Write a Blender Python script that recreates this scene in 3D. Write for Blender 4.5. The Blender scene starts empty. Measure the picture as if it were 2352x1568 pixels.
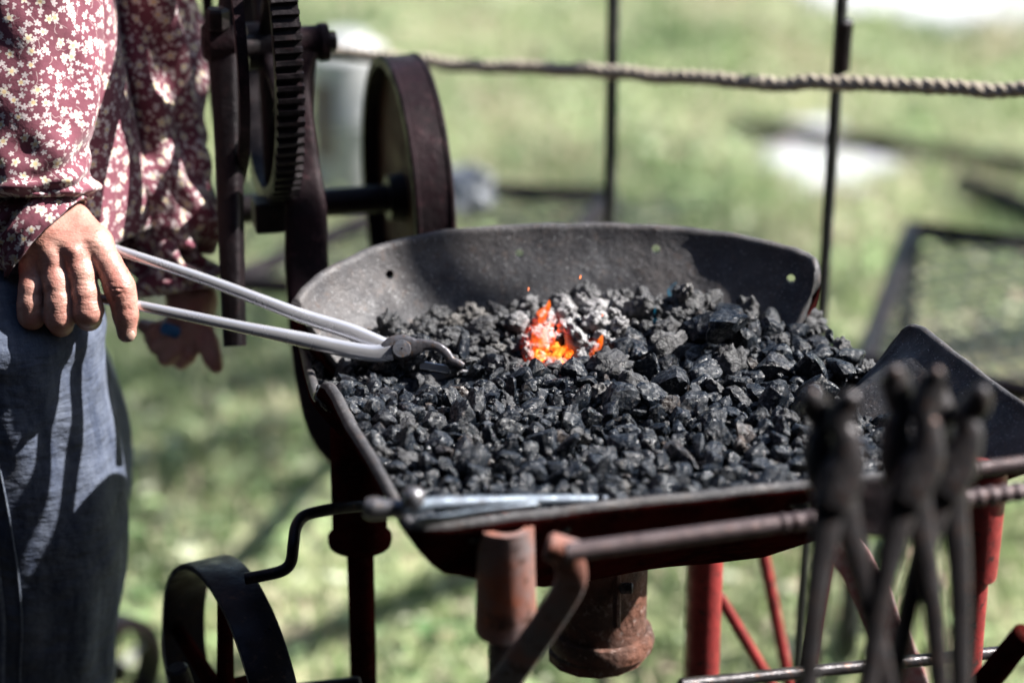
import bpy, math, random
import numpy as np
from mathutils import Vector, Matrix
from mathutils.bvhtree import BVHTree
random.seed(7); rng = np.random.default_rng(7)
scene = bpy.context.scene
# ------------------------------------------------------------------ camera, sky, sun, exposure
PITCH = math.radians(22.0); FOC = 85/36*2352.0; CU, CV = 1176.0, 784.0
CAM = np.array([0.0, -2.4*math.cos(PITCH), 0.80+2.4*math.sin(PITCH)])
FW = np.array([0.0, math.cos(PITCH), -math.sin(PITCH)]); UP = np.array([0.0, math.sin(PITCH), math.cos(PITCH)]); RT = np.array([1.0, 0, 0])
cd = bpy.data.cameras.new('camera'); cam = bpy.data.objects.new('camera', cd); scene.collection.objects.link(cam)
cam.location = CAM; cam.rotation_euler = (math.pi/2-PITCH, 0, 0)
cd.lens = 85; cd.sensor_width = 36; cd.clip_start = .05; cd.clip_end = 1000
cd.dof.use_dof = True; cd.dof.focus_distance = 2.185; cd.dof.aperture_fstop = 1.9; cd.dof.aperture_blades = 9
scene.camera = cam
SUN_EL = math.radians(44); SUN_AZ = math.radians(6)        # azimuth from +X towards +Y
sd = np.array([math.cos(SUN_EL)*math.cos(SUN_AZ), math.cos(SUN_EL)*math.sin(SUN_AZ), math.sin(SUN_EL)])
w = bpy.data.worlds.new("World"); scene.world = w; w.use_nodes = True
nt = w.node_tree; nt.nodes.clear()
sky = nt.nodes.new('ShaderNodeTexSky'); sky.sky_type = 'NISHITA'; sky.sun_disc = False
sky.sun_elevation = SUN_EL; sky.sun_rotation = math.pi/2-SUN_AZ
bg = nt.nodes.new('ShaderNodeBackground'); bg.inputs[1].default_value = 0.05
wo = nt.nodes.new('ShaderNodeOutputWorld'); nt.links.new(sky.outputs[0], bg.inputs[0]); nt.links.new(bg.outputs[0], wo.inputs[0])
sl = bpy.data.lights.new('sun', 'SUN'); sl.energy = 5.0; sl.angle = math.radians(.5); sl.color = (1, .955, .90)
so = bpy.data.objects.new('sun', sl); scene.collection.objects.link(so)
so.rotation_euler = Vector(-sd).to_track_quat('-Z', 'Y').to_euler(); so.location = sd*5
scene.view_settings.view_transform = 'Standard'; scene.view_settings.look = 'None'; scene.view_settings.gamma = 1
scene.view_settings.exposure = 1.95
scene.cycles.use_denoising = True
scene.cycles.max_bounces = 6; scene.cycles.transparent_max_bounces = 8
scene.cycles.sample_clamp_indirect = 3; scene.cycles.sample_clamp_direct = 12

# ------------------------------------------------------------------ picture -> world helpers
def ray(u, v): return FW + RT*((u-CU)/FOC) - UP*((v-CV)/FOC)
def P(u, v, d): return CAM + ray(u, v)*d
def PZ(u, v, z): r = ray(u, v); return CAM + r*((z-CAM[2])/r[2])
def PY(u, v, y): r = ray(u, v); return CAM + r*((y-CAM[1])/r[1])
def nrm(a): a = np.asarray(a, float); return a/(np.linalg.norm(a)+1e-12)
def sstep(t): t = np.clip(t, 0, 1); return t*t*(3-2*t)

# ------------------------------------------------------------------ mesh helpers
class MB:
    def __init__(s): s.v = []; s.f = []; s.n = 0; s.uv = {}
    def add(s, v, f):
        o = s.n; s.v.append(np.asarray(v, float).reshape(-1, 3)); s.n += len(s.v[-1])
        s.f += [tuple(i+o for i in q) for q in f]; return o
    def verts(s): return np.concatenate(s.v) if s.v else np.zeros((0, 3))
def catmull(pts, n):
    p = np.asarray(pts, float); m = len(p); out = []
    for t in np.linspace(0, m-1, n):
        i = min(int(t), m-2); x = t-i
        a, b, c, d = p[max(i-1, 0)], p[i], p[i+1], p[min(i+2, m-1)]
        out.append(.5*((2*b)+(c-a)*x+(2*a-5*b+4*c-d)*x*x+(3*b-a-3*c+d)*x**3))
    return np.array(out)
def frames(path, up=None):
    T = np.gradient(path, axis=0); T /= np.linalg.norm(T, axis=1)[:, None]+1e-12
    if up is None: up = np.array([0, 0, 1.0]) if abs(T[0][2]) < .9 else np.array([1.0, 0, 0])
    N = []; n = nrm(np.cross(np.cross(T[0], up), T[0]))
    for t in T:
        n = nrm(n - t*np.dot(n, t)); N.append(n)
    N = np.array(N); B = np.cross(T, N); return T, N, B
def tube(mb, path, r, seg=12, cap=True, rb=None, up=None, power=2.0, fixed=None):
    """sweep; r along N, rb along B (superellipse power)"""
    path = np.asarray(path, float); k = len(path)
    r = np.broadcast_to(np.asarray(r, float), (k,)); rb = r if rb is None else np.broadcast_to(np.asarray(rb, float), (k,))
    T, N, B = frames(path, up)
    if fixed is not None:
        F = nrm(fixed); B = np.array([nrm(F - t*np.dot(F, t)) for t in T]); N = np.cross(B, T)
    a = np.linspace(0, 2*math.pi, seg, endpoint=False); ca, sa = np.cos(a), np.sin(a)
    ca = np.sign(ca)*np.abs(ca)**(2/power); sa = np.sign(sa)*np.abs(sa)**(2/power)
    V = path[:, None, :] + N[:, None, :]*(ca[None, :, None]*r[:, None, None]) + B[:, None, :]*(sa[None, :, None]*rb[:, None, None])
    F_ = []
    for i in range(k-1):
        for j in range(seg):
            F_.append((i*seg+j, i*seg+(j+1) % seg, (i+1)*seg+(j+1) % seg, (i+1)*seg+j))
    if cap:
        F_.append(tuple(range(seg))[::-1]); F_.append(tuple((k-1)*seg+j for j in range(seg)))
    mb.add(V, F_)
def rod(mb, a, b, r, seg=14, r2=None):
    a = np.asarray(a, float); b = np.asarray(b, float); r2 = r if r2 is None else r2
    d = nrm(b-a); L = np.linalg.norm(b-a); e = min(.25*min(r, r2), L*.2)
    tube(mb, [a, a+d*e, b-d*e, b], [r-e, r, r2, r2-e], seg)
def lathe(mb, c, axis, prof, seg=48):
    """closed profile of (radius, along axis)"""
    ax = nrm(axis); up = np.array([0, 0, 1.0]) if abs(ax[2]) < .9 else np.array([1.0, 0, 0])
    e1 = nrm(np.cross(up, ax)); e2 = np.cross(ax, e1); m = len(prof); V = []
    for i in range(seg):
        t = 2*math.pi*i/seg; d = e1*math.cos(t)+e2*math.sin(t)
        for (r, h) in prof: V.append(np.asarray(c)+d*r+ax*h)
    F_ = []
    for i in range(seg):
        for j in range(m):
            a = i*m+j; b = i*m+(j+1) % m; c2 = ((i+1) % seg)*m+(j+1) % m; d2 = ((i+1) % seg)*m+j
            F_.append((a, d2, c2, b))
    mb.add(V, F_)
def box(mb, c, ex, ey, ez, bev=.0):
    c = np.asarray(c, float); ex, ey, ez = map(lambda q: np.asarray(q, float), (ex, ey, ez))
    V = [c+ex*i+ey*j+ez*k for i in (-1, 1) for j in (-1, 1) for k in (-1, 1)]
    mb.add(V, [(0, 1, 3, 2), (4, 6, 7, 5), (0, 4, 5, 1), (2, 3, 7, 6), (0, 2, 6, 4), (1, 5, 7, 3)])
def prism(mb, pts, dvec):
    pts = np.asarray(pts, float); n = len(pts); d = np.asarray(dvec, float)
    V = np.concatenate([pts-d, pts+d]); F_ = [tuple(range(n)), tuple(range(2*n-1, n-1, -1))]
    F_ += [(i, i+n, (i+1) % n+n, (i+1) % n) for i in range(n)]; mb.add(V, F_)

def tag(o, label=None, cat=None, group=None, kind=None):
    if label: o['label'] = label
    if cat: o['category'] = cat
    if group: o['group'] = group
    if kind: o['kind'] = kind
    return o
def root_off(parent):
    off = np.zeros(3)
    while parent is not None: off += np.array(parent.location); parent = parent.parent
    return off
def mkmesh(name, V, F_, m=None, smooth=True, angle=40):
    me = bpy.data.meshes.new(name); me.from_pydata([tuple(x) for x in V], [], F_); me.update()
    if smooth:
        me.shade_smooth()
        if angle: me.set_sharp_from_angle(angle=math.radians(angle))
    if m: me.materials.append(m)
    return me
def obj(name, mb, m, parent=None, smooth=True, angle=40, uv=None, bevel=None, origin=None):
    V = mb.verts()
    off = root_off(parent); loc = np.zeros(3)
    if parent is None: loc = np.array(origin) if origin is not None else np.array([V[:, 0].mean(), V[:, 1].mean(), V[:, 2].min()])
    me = mkmesh(name, V-off-loc, mb.f, m, smooth, angle)
    if uv is not None:
        l = me.uv_layers.new(name='UVMap'); idx = np.zeros(len(me.loops), int); me.loops.foreach_get('vertex_index', idx)
        UVa = np.asarray(uv)[idx]; l.data.foreach_set('uv', UVa.ravel())
    o = bpy.data.objects.new(name, me); scene.collection.objects.link(o); o.location = loc
    if parent is not None: o.parent = parent
    if bevel:
        b = o.modifiers.new('bevel', 'BEVEL'); b.width = bevel; b.segments = 2; b.limit_method = 'ANGLE'
    return o
def empty(name, loc, *t):
    o = bpy.data.objects.new(name, None); scene.collection.objects.link(o); o.location = tuple(loc); o.empty_display_size = .05
    tag(o, *t); return o

# ------------------------------------------------------------------ materials
def newmat(name):
    m = bpy.data.materials.new(name); m.use_nodes = True; n = m.node_tree; b = n.nodes['Principled BSDF']; return m, n, b
def N_(n, t, **kw):
    x = n.nodes.new(t)
    for k, v in kw.items():
        if k.startswith('i_'): x.inputs[k[2:].replace('_', ' ')].default_value = v
        else: setattr(x, k, v)
    return x
def mixc(n, fac, a, b, blend='MIX'):
    x = n.nodes.new('ShaderNodeMix'); x.data_type = 'RGBA'; x.blend_type = blend
    for s, v in ((0, fac), (6, a), (7, b)):
        if hasattr(v, 'links'): n.links.new(v, x.inputs[s])
        else: x.inputs[s].default_value = v if s == 0 else (*v, 1) if len(v) == 3 else v
    return x.outputs[2]
def math_(n, op, a, b=None, c=None):
    x = n.nodes.new('ShaderNodeMath'); x.operation = op
    for s, v in ((0, a), (1, b), (2, c)):
        if v is None: continue
        if hasattr(v, 'links'): n.links.new(v, x.inputs[s])
        else: x.inputs[s].default_value = v
    return x.outputs[0]
def vmath(n, op, a, b=None, out=0):
    x = n.nodes.new('ShaderNodeVectorMath'); x.operation = op
    for s, v in ((0, a), (1, b)):
        if v is None: continue
        if hasattr(v, 'links'): n.links.new(v, x.inputs[s])
        else: x.inputs[s].default_value = v
    return x.outputs[out]
def ramp(n, fac, stops):
    x = n.nodes.new('ShaderNodeValToRGB'); e = x.color_ramp.elements
    while len(e) < len(stops): e.new(.5)
    for k, (p, c) in enumerate(stops): e[k].position = p; e[k].color = (*c, 1) if len(c) == 3 else c
    n.links.new(fac, x.inputs[0]); return x.outputs[0]
def mrange(n, v, a, b, c=0., d=1.):
    x = n.nodes.new('ShaderNodeMapRange'); n.links.new(v, x.inputs[0])
    for i, q in zip((1, 2, 3, 4), (a, b, c, d)): x.inputs[i].default_value = q
    return x.outputs[0]
def noise(n, scale, detail=4, rough=.55, vec=None, out=0):
    x = N_(n, 'ShaderNodeTexNoise'); x.inputs['Scale'].default_value = scale; x.inputs['Detail'].default_value = detail; x.inputs['Roughness'].default_value = rough
    if vec is None:
        tc = n.nodes.new('ShaderNodeTexCoord'); vec = tc.outputs['Object']
    n.links.new(vec, x.inputs['Vector']); return x.outputs[out]
def bump(n, b, h, strength=.4, dist=.002, prev=None):
    x = n.nodes.new('ShaderNodeBump'); x.inputs['Strength'].default_value = strength; x.inputs['Distance'].default_value = dist
    n.links.new(h, x.inputs['Height'])
    if prev is not None: n.links.new(prev, x.inputs['Normal'])
    n.links.new(x.outputs[0], b.inputs['Normal']); return x.outputs[0]
def surf(name, c1, c2, c3=None, scale=30, rough=.6, metal=0., t=(.4, .62), bs=200, bst=.4, bd=.0015, rvar=.15, fleck=None, big=None):
    m, n, b = newmat(name)
    f = noise(n, scale, 6, .65); f1 = mrange(n, f, t[0], t[1]); col = mixc(n, f1, c1, c2)
    if big: col = mixc(n, math_(n, 'MULTIPLY', mrange(n, noise(n, 9, 5, .7), .45, .65), .6), col, big)
    if c3: f3 = mrange(n, noise(n, scale*4.3, 4, .7), .56, .66); col = mixc(n, f3, col, c3)
    if fleck:
        ff = mrange(n, noise(n, 420, 2, .6), .63, .72); col = mixc(n, ff, col, fleck)
    n.links.new(col, b.inputs['Base Color']); b.inputs['Metallic'].default_value = metal
    if metal < .55: b.inputs['Specular IOR Level'].default_value = .22
    n.links.new(mrange(n, noise(n, scale*2, 4), .3, .7, rough-rvar, min(1, rough+rvar)), b.inputs['Roughness'])
    p = bump(n, b, noise(n, bs, 5, .7), bst, bd); bump(n, b, noise(n, bs*.13, 3, .6), bst*.7, bd*5, p)
    return m
M = {}
M['pan'] = surf('pan_iron', (.092, .092, .099), (.052, .051, .057), (.115, .095, .09), 24, .56, .15, bs=300, bst=.7, bd=.001, fleck=(.35, .35, .36), big=(.150, .136, .132))
M['bluesteel'] = surf('blued_steel', (.22, .27, .33), (.15, .18, .23), (.10, .10, .11), 40, .5, .3)
M['redpaint'] = surf('red_paint', (.36, .045, .045), (.22, .03, .03), (.06, .032, .03), 30, .48, 0, bs=160, bst=.35)
M['darkred'] = surf('old_dark_red_iron', (.060, .008, .007), (.020, .006, .006), (.06, .02, .015), 26, .5, .1, bs=160, bst=.5)
M['iron'] = surf('black_iron', (.010, .008, .010), (.017, .011, .014), (.028, .016, .018), 20, .45, .35, bs=220, bst=.5)
M['plumiron'] = surf('plum_painted_iron', (.020, .010, .013), (.011, .007, .009), (.045, .022, .026), 26, .5, .15, bs=220, bst=.5)
M['blueiron'] = surf('blue_black_iron', (.010, .011, .022), (.015, .010, .014), (.05, .03, .025), 30, .42, .4, bs=200, bst=.4)
M['rust'] = surf('rusty_cast_iron', (.17, .070, .045), (.10, .060, .048), (.27, .20, .18), 26, .75, 0, bs=170, bst=1., bd=.003)
M['legrust'] = surf('orange_rust_paint', (.36, .10, .045), (.20, .19, .20), (.08, .04, .03), 9, .6, .1, bs=120, bst=.4)
M['brownwood'] = surf('brown_disc', (.085, .028, .018), (.045, .018, .013), (.07, .05, .03), 14, .7, 0, bs=120, bst=.4)
M['steel'] = surf('polished_forged_steel', (.74, .74, .78), (.60, .60, .65), None, 14, .24, .72, bs=260, bst=.06, rvar=.08, t=(.45, .7))
M['steelscale'] = surf('forged_scale_steel', (.20, .205, .225), (.12, .115, .125), (.22, .15, .10), 50, .34, .70, bs=300, bst=.25, rvar=.1)
M['jawsteel'] = surf('heat_darkened_steel', (.16, .16, .18), (.09, .085, .095), (.20, .13, .09), 50, .42, .5, bs=300, bst=.3)
M['toolsteel'] = surf('dull_tool_steel', (.095, .09, .096), (.04, .037, .041), (.14, .08, .06), 40, .34, .5, bs=200, bst=.4)
M['rebar'] = surf('dull_iron_bar', (.13, .10, .105), (.08, .06, .065), (.18, .11, .10), 40, .5, .3, bs=160, bst=.7)
M['strap'] = surf('dusty_red_strap', (.62, .46, .46), (.50, .16, .16), (.30, .28, .30), 120, .6, 0, bs=160, bst=.4)
M['galv'] = surf('galvanised_metal', (.70, .71, .72), (.52, .53, .54), (.78, .78, .78), 9, .45, .2, bs=60, bst=.1)
M['galvrust'] = surf('brown_stain', (.16, .10, .075), (.26, .18, .14), (.09, .05, .04), 16, .7, 0, bs=80, bst=.2)
M['pole'] = surf('weathered_post', (.055, .058, .055), (.03, .032, .034), (.09, .09, .085), 20, .6, .2)
M['wire'] = surf('wire_mesh_metal', (.12, .13, .12), (.07, .075, .07), None, 20, .5, .4)
M['white'] = surf('pale_chippings', (.78, .79, .82), (.50, .51, .54), (.30, .31, .30), 9, .85, 0, t=(.3, .7), bs=60, bst=.8, bd=.01)

for q_ in ('brownwood', 'plumiron'): M[q_].node_tree.nodes['Principled BSDF'].inputs['Specular IOR Level'].default_value = .08
M['darkred'].node_tree.nodes['Principled BSDF'].inputs['Specular IOR Level'].default_value = 0; M['darkred'].node_tree.nodes['Principled BSDF'].inputs['Metallic'].default_value = 0
def coal_mat(name, ash=False):
    m, n, b = newmat(name)
    oi = n.nodes.new('ShaderNodeObjectInfo'); ge = n.nodes.new('ShaderNodeNewGeometry')
    rnd = math_(n, 'FRACT', math_(n, 'ADD', oi.outputs['Random'], ge.outputs['Random Per Island']))
    tc = n.nodes.new('ShaderNodeTexCoord'); pos = ge.outputs['Position']
    if not ash:
        base = ramp(n, rnd, [(0, (.0025, .004, .0065)), (.45, (.006, .009, .015)), (.8, (.011, .016, .025)), (.93, (.028, .029, .034)), (1, (.065, .045, .034))])
        f = mrange(n, noise(n, 160, 5, .7, pos), .40, .68); base = mixc(n, f, base, (.015, .022, .033))
        f2 = mrange(n, noise(n, 90, 4, .75, pos), .60, .70); base = mixc(n, math_(n, 'MULTIPLY', f2, .55), base, (.20, .17, .15))
        n.links.new(mrange(n, noise(n, 130, 4, .6, pos), .35, .65, .16, .58), b.inputs['Roughness'])
        n.links.new(mrange(n, noise(n, 260, 3, .6, vmath(n, 'ADD', pos, (5, 2, 7))), .50, .66, .16, 1.), b.inputs['Specular IOR Level'])
        p = bump(n, b, noise(n, 320, 6, .75, pos), .75, .0016); bump(n, b, noise(n, 110, 4, .6, pos), .6, .004, p)
    else:
        F1, F2 = PZ(1258, 800, .83), PZ(1366, 806, .83)
        dA = vmath(n, 'DISTANCE', pos, tuple(PZ(1320, 765, .84)), 1); near = mrange(n, dA, .070, .035)
        g1 = mrange(n, vmath(n, 'LENGTH', vmath(n, 'MULTIPLY', vmath(n, 'SUBTRACT', pos, tuple(F1)), (1.2, .6, .8)), None, 1), .034, .004)
        g2 = mrange(n, vmath(n, 'DISTANCE', pos, tuple(F2), 1), .016, .004)
        glow = math_(n, 'MAXIMUM', g1, g2)
        gn = math_(n, 'MULTIPLY', glow, mrange(n, noise(n, 170, 4, .7, pos), .38, .62))
        n.links.new(ramp(n, gn, [(0, (.6, .015, 0)), (.5, (1., .085, .004)), (1, (1., .22, .015))]), b.inputs['Emission Color'])
        n.links.new(math_(n, 'MULTIPLY', math_(n, 'POWER', gn, 1.8), 1.8), b.inputs['Emission Strength'])
        base = ramp(n, rnd, [(0, (.012, .014, .018)), (.5, (.028, .032, .040)), (.85, (.055, .057, .062)), (1, (.13, .12, .11))])
        f = mrange(n, noise(n, 210, 5, .75, pos), .42, .62); base = mixc(n, math_(n, 'MULTIPLY', f, math_(n, 'ADD', .12, near)), base, (.42, .41, .42))
        f2 = mrange(n, noise(n, 150, 5, .7, vmath(n, 'ADD', pos, (3, 1, 2))), .50, .60); base = mixc(n, math_(n, 'MULTIPLY', near, .85), base, (.48, .47, .48)); base = mixc(n, f2, base, (.022, .022, .026))
        n.links.new(mrange(n, noise(n, 130, 3, .6, pos), .35, .65, .28, .75), b.inputs['Roughness'])
        p = bump(n, b, noise(n, 500, 5, .75, pos), 1., .0016); bump(n, b, noise(n, 190, 3, .6, pos), .8, .004, p)
    n.links.new(base, b.inputs['Base Color'])
    return m
M['coal'] = coal_mat('black_coal'); M['coke'] = coal_mat('ashy_coke', True)
m, n, b = newmat('glowing_ember'); ge = n.nodes.new('ShaderNodeNewGeometry'); pos = ge.outputs['Position']
f = mrange(n, noise(n, 110, 5, .7, pos), .36, .60)
n.links.new(ramp(n, f, [(0, (.9, .035, .0)), (.5, (1., .13, .01)), (1, (1., .33, .05))]), b.inputs['Emission Color'])
n.links.new(mrange(n, noise(n, 150, 4, .7, pos), .40, .62, .0, 1.4), b.inputs['Emission Strength'])
n.links.new(ramp(n, noise(n, 200, 4, .7, pos), [(.4, (.03, .02, .02)), (.6, (.4, .35, .33))]), b.inputs['Base Color']); b.inputs['Roughness'].default_value = .8
bump(n, b, noise(n, 400, 5, .7, pos), .8, .002); M['ember'] = m
def flame_mat(name, c0, c1, st, dens=.8):
    m = bpy.data.materials.new(name); m.use_nodes = True; n = m.node_tree; n.nodes.clear()
    out = n.nodes.new('ShaderNodeOutputMaterial'); em = n.nodes.new('ShaderNodeEmission'); tr = n.nodes.new('ShaderNodeBsdfTransparent'); mx = n.nodes.new('ShaderNodeMixShader')
    ge = n.nodes.new('ShaderNodeNewGeometry'); mp = n.nodes.new('ShaderNodeMapping'); mp.inputs['Scale'].default_value = (1, 1, .35)
    n.links.new(ge.outputs['Position'], mp.inputs[0]); nz = noise(n, 150, 3, .6, mp.outputs[0])
    n.links.new(ramp(n, nz, [(.40, c0), (.66, c1)]), em.inputs[0]); em.inputs[1].default_value = st
    lw = n.nodes.new('ShaderNodeLayerWeight'); lw.inputs[0].default_value = .35
    edge = mrange(n, lw.outputs['Facing'], .0, .75, 1., 0.)
    n.links.new(math_(n, 'MULTIPLY', math_(n, 'MULTIPLY', edge, mrange(n, nz, .38, .60)), dens), mx.inputs[0])
    n.links.new(tr.outputs[0], mx.inputs[1]); n.links.new(em.outputs[0], mx.inputs[2]); n.links.new(mx.outputs[0], out.inputs[0]); return m
M['flame'] = flame_mat('orange_flame', (.95, .06, .0), (1., .22, .015), .60, .34)
M['blueflame'] = flame_mat('blue_flame', (.0, .12, .25), (.02, .35, .55), .22, .35)

def floral(name):
    m, n, b = newmat(name)
    uvn = n.nodes.new('ShaderNodeUVMap'); uv = uvn.outputs[0]
    dn = n.nodes.new('ShaderNodeTexNoise'); dn.inputs['Scale'].default_value = 90; n.links.new(uv, dn.inputs['Vector'])
    base = mixc(n, mrange(n, noise(n, 25, 4, .6, uv), .35, .65), (.155, .025, .050), (.22, .045, .078))
    def flowers(scale, R, petals, amp, off, rand=.9, keep=0.0):
        v = N_(n, 'ShaderNodeTexVoronoi', voronoi_dimensions='2D', feature='F1'); v.inputs['Scale'].default_value = scale; v.inputs['Randomness'].default_value = rand
        uo = vmath(n, 'ADD', uv, off); n.links.new(uo, v.inputs['Vector'])
        dd = vmath(n, 'SUBTRACT', uo, v.outputs['Position'])
        sx = n.nodes.new('ShaderNodeSeparateXYZ'); n.links.new(dd, sx.inputs[0])
        sc = n.nodes.new('ShaderNodeSeparateColor'); n.links.new(v.outputs['Color'], sc.inputs[0])
        ang = math_(n, 'ADD', math_(n, 'ARCTAN2', sx.outputs[1], sx.outputs[0]), math_(n, 'MULTIPLY', sc.outputs[0], 6.28))
        r = vmath(n, 'LENGTH', dd, None, 1)
        lim = math_(n, 'MULTIPLY', math_(n, 'ADD', 1-amp, math_(n, 'MULTIPLY', math_(n, 'ABSOLUTE', math_(n, 'COSINE', math_(n, 'MULTIPLY', ang, petals/2))), amp)), R)
        lim = math_(n, 'MULTIPLY', lim, math_(n, 'ADD', .75, math_(n, 'MULTIPLY', sc.outputs[1], .4)))
        q = math_(n, 'SUBTRACT', lim, r); mask = mrange(n, q, -.0003, .0005)
        if keep: mask = math_(n, 'MULTIPLY', mask, math_(n, 'GREATER_THAN', sc.outputs[2], keep))
        return mask, r, sc.outputs[1]
    m1, r1, c1 = flowers(62, .0048, 5, .55, (0, 0, 0), .8, .12)
    m2, r2, c2 = flowers(105, .0032, 5, .6, (.31, .17, 0), .95, .38)
    m3, r3, c3 = flowers(150, .0020, 3, .5, (.71, .43, 0), 1., .5)
    # thin pale stems
    v = N_(n, 'ShaderNodeTexVoronoi', voronoi_dimensions='2D', feature='DISTANCE_TO_EDGE'); v.inputs['Scale'].default_value = 48
    wv = vmath(n, 'ADD', uv, vmath(n, 'MULTIPLY', dn.outputs['Color'], (.012, .012, 0))); n.links.new(wv, v.inputs['Vector'])
    stem = math_(n, 'MULTIPLY', mrange(n, v.outputs[0], .03, .015), math_(n, 'GREATER_THAN', noise(n, 60, 2, .5, uv), .52))
    col = mixc(n, math_(n, 'MULTIPLY', stem, .6), base, (.55, .42, .42))
    col = mixc(n, m3, col, (.62, .50, .50)); col = mixc(n, m2, col, (.72, .62, .62))
    pet = mixc(n, c1, (.82, .79, .74), (.82, .74, .60)); pet = mixc(n, mrange(n, r1, .0022, .0015), pet, (.85, .62, .34)); col = mixc(n, m1, col, pet)
    n.links.new(col, b.inputs['Base Color']); b.inputs['Roughness'].default_value = .85
    b.inputs['Sheen Weight'].default_value = .15
    p = bump(n, b, noise(n, 900, 2, .5, uv), .25, .0006); bump(n, b, noise(n, 28, 4, .55, uv), .5, .006, p)
    return m
M['shirt'] = floral('burgundy_floral_cotton')
m, n, b = newmat('blue_denim'); uvn = n.nodes.new('ShaderNodeUVMap'); uv = uvn.outputs[0]
wv = N_(n, 'ShaderNodeTexWave', wave_type='BANDS', bands_direction='DIAGONAL'); wv.inputs['Scale'].default_value = 520; wv.inputs['Distortion'].default_value = 1.2; wv.inputs['Detail'].default_value = 2; n.links.new(uv, wv.inputs['Vector'])
mp = n.nodes.new('ShaderNodeMapping'); mp.inputs['Scale'].default_value = (1, .25, 1); n.links.new(uv, mp.inputs[0])
fade = mrange(n, noise(n, 30, 7, .75, mp.outputs[0]), .38, .66); col = mixc(n, fade, (.022, .038, .085), (.16, .19, .265))
col = mixc(n, math_(n, 'MULTIPLY', mrange(n, noise(n, 900, 2, .6, uv), .5, .7), .35), col, (.20, .22, .26)); n.links.new(col, b.inputs['Base Color']); b.inputs['Roughness'].default_value = .9
p = bump(n, b, noise(n, 700, 2, .6, uv), .4, .0008); mp2 = n.nodes.new('ShaderNodeMapping'); mp2.inputs['Scale'].default_value = (.6, 1.3, 1); n.links.new(uv, mp2.inputs[0]); p = bump(n, b, noise(n, 9, 5, .55, mp2.outputs[0]), .8, .03, p); bump(n, b, noise(n, 45, 4, .6, uv), .35, .006, p); M['denim'] = m
m, n, b = newmat('sun_tanned_skin'); tc = n.nodes.new('ShaderNodeTexCoord'); pos = tc.outputs['Object']
f = mrange(n, noise(n, 45, 4, .6, pos), .36, .64); col = mixc(n, f, (.60, .33, .26), (.52, .21, .165))
f = mrange(n, noise(n, 240, 4, .7, pos), .56, .70); col = mixc(n, math_(n, 'MULTIPLY', f, .5), col, (.26, .11, .075))
n.links.new(col, b.inputs['Base Color']); b.inputs['Roughness'].default_value = .5
b.inputs['Subsurface Weight'].default_value = .12; b.inputs['Subsurface Radius'].default_value = (.6, .25, .12); b.inputs['Subsurface Scale'].default_value = .006
vo = N_(n, 'ShaderNodeTexVoronoi'); vo.inputs['Scale'].default_value = 650; n.links.new(pos, vo.inputs['Vector'])
p = bump(n, b, vo.outputs[0], .3, .0006)
mp = n.nodes.new('ShaderNodeMapping'); mp.inputs['Scale'].default_value = (.35, .6, 1.); n.links.new(pos, mp.inputs[0])
bump(n, b, noise(n, 170, 3, .65, mp.outputs[0]), .55, .003, p); M['skin'] = m
M['nail'] = surf('fingernail', (.52, .34, .27), (.46, .28, .22), None, 60, .35)
M['hair'] = surf('grey_brown_hair', (.10, .07, .05), (.18, .15, .12), None, 120, .6)
M['boot'] = surf('brown_leather', (.09, .05, .03), (.05, .03, .02), None, 40, .5)
m, n, b = newmat('twisted_rope_fibre'); uvn = n.nodes.new('ShaderNodeTexCoord')
f = mrange(n, noise(n, 130, 5, .7), .35, .65); n.links.new(mixc(n, f, (.42, .35, .27), (.66, .58, .48)), b.inputs['Base Color']); b.inputs['Roughness'].default_value = .95
bump(n, b, noise(n, 500, 3), .8, .002); M['rope'] = m
m, n, b = newmat('clear_crumpled_plastic'); b.inputs['Base Color'].default_value = (.62, .65, .70, 1); b.inputs['Roughness'].default_value = .2; b.inputs['Transmission Weight'].default_value = .3
bump(n, b, noise(n, 60, 4, .7), 1., .01); M['plastic'] = m
m, n, b = newmat('blue_plastic'); b.inputs['Base Color'].default_value = (.01, .16, .42, 1); b.inputs['Roughness'].default_value = .4; M['blue'] = m
# ground & grass
m, n, b = newmat('turf_soil')
f = mrange(n, noise(n, 2.2, 6, .65), .38, .62); c = mixc(n, f, (.34, .40, .18), (.48, .48, .29))
f = mrange(n, noise(n, 7, 5, .7), .52, .66); c = mixc(n, f, c, (.55, .45, .37)); f = mrange(n, noise(n, 22, 3, .6), .47, .58); c = mixc(n, math_(n, 'MULTIPLY', f, .75), c, (.12, .16, .08))  # last mix: dark blotches put the shade of gaps between tufts into the colour
n.links.new(c, b.inputs['Base Color']); b.inputs['Roughness'].default_value = .95; bump(n, b, noise(n, 40, 5, .7), .6, .02); M['soil'] = m
m, n, b = newmat('grass_blade'); at = N_(n, 'ShaderNodeAttribute', attribute_name='tint'); n.links.new(at.outputs['Color'], b.inputs['Base Color']); b.inputs['Roughness'].default_value = .55
b.inputs['Transmission Weight'].default_value = 0; 
tl = n.nodes.new('ShaderNodeBsdfTranslucent'); n.links.new(at.outputs['Color'], tl.inputs[0]); mx = n.nodes.new('ShaderNodeMixShader'); mx.inputs[0].default_value = .3
n.links.new(b.outputs[0], mx.inputs[1]); n.links.new(tl.outputs[0], mx.inputs[2]); n.links.new(mx.outputs[0], n.nodes['Material Output'].inputs[0]); M['grass'] = m

# ------------------------------------------------------------------ ground
mb = MB(); g = np.concatenate([[-200, -60, -20], np.linspace(-8, 8, 40), [20, 60, 200]]); G = np.array([(x, y+2, 0) for x in g for y in g]); k = len(g)
mb.add(G, [(i*k+j, (i+1)*k+j, (i+1)*k+j+1, i*k+j+1) for i in range(k-1) for j in range(k-1)])
tag(obj('ground', mb, M['soil'], origin=(0, 0, 0)), kind='structure')

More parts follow.
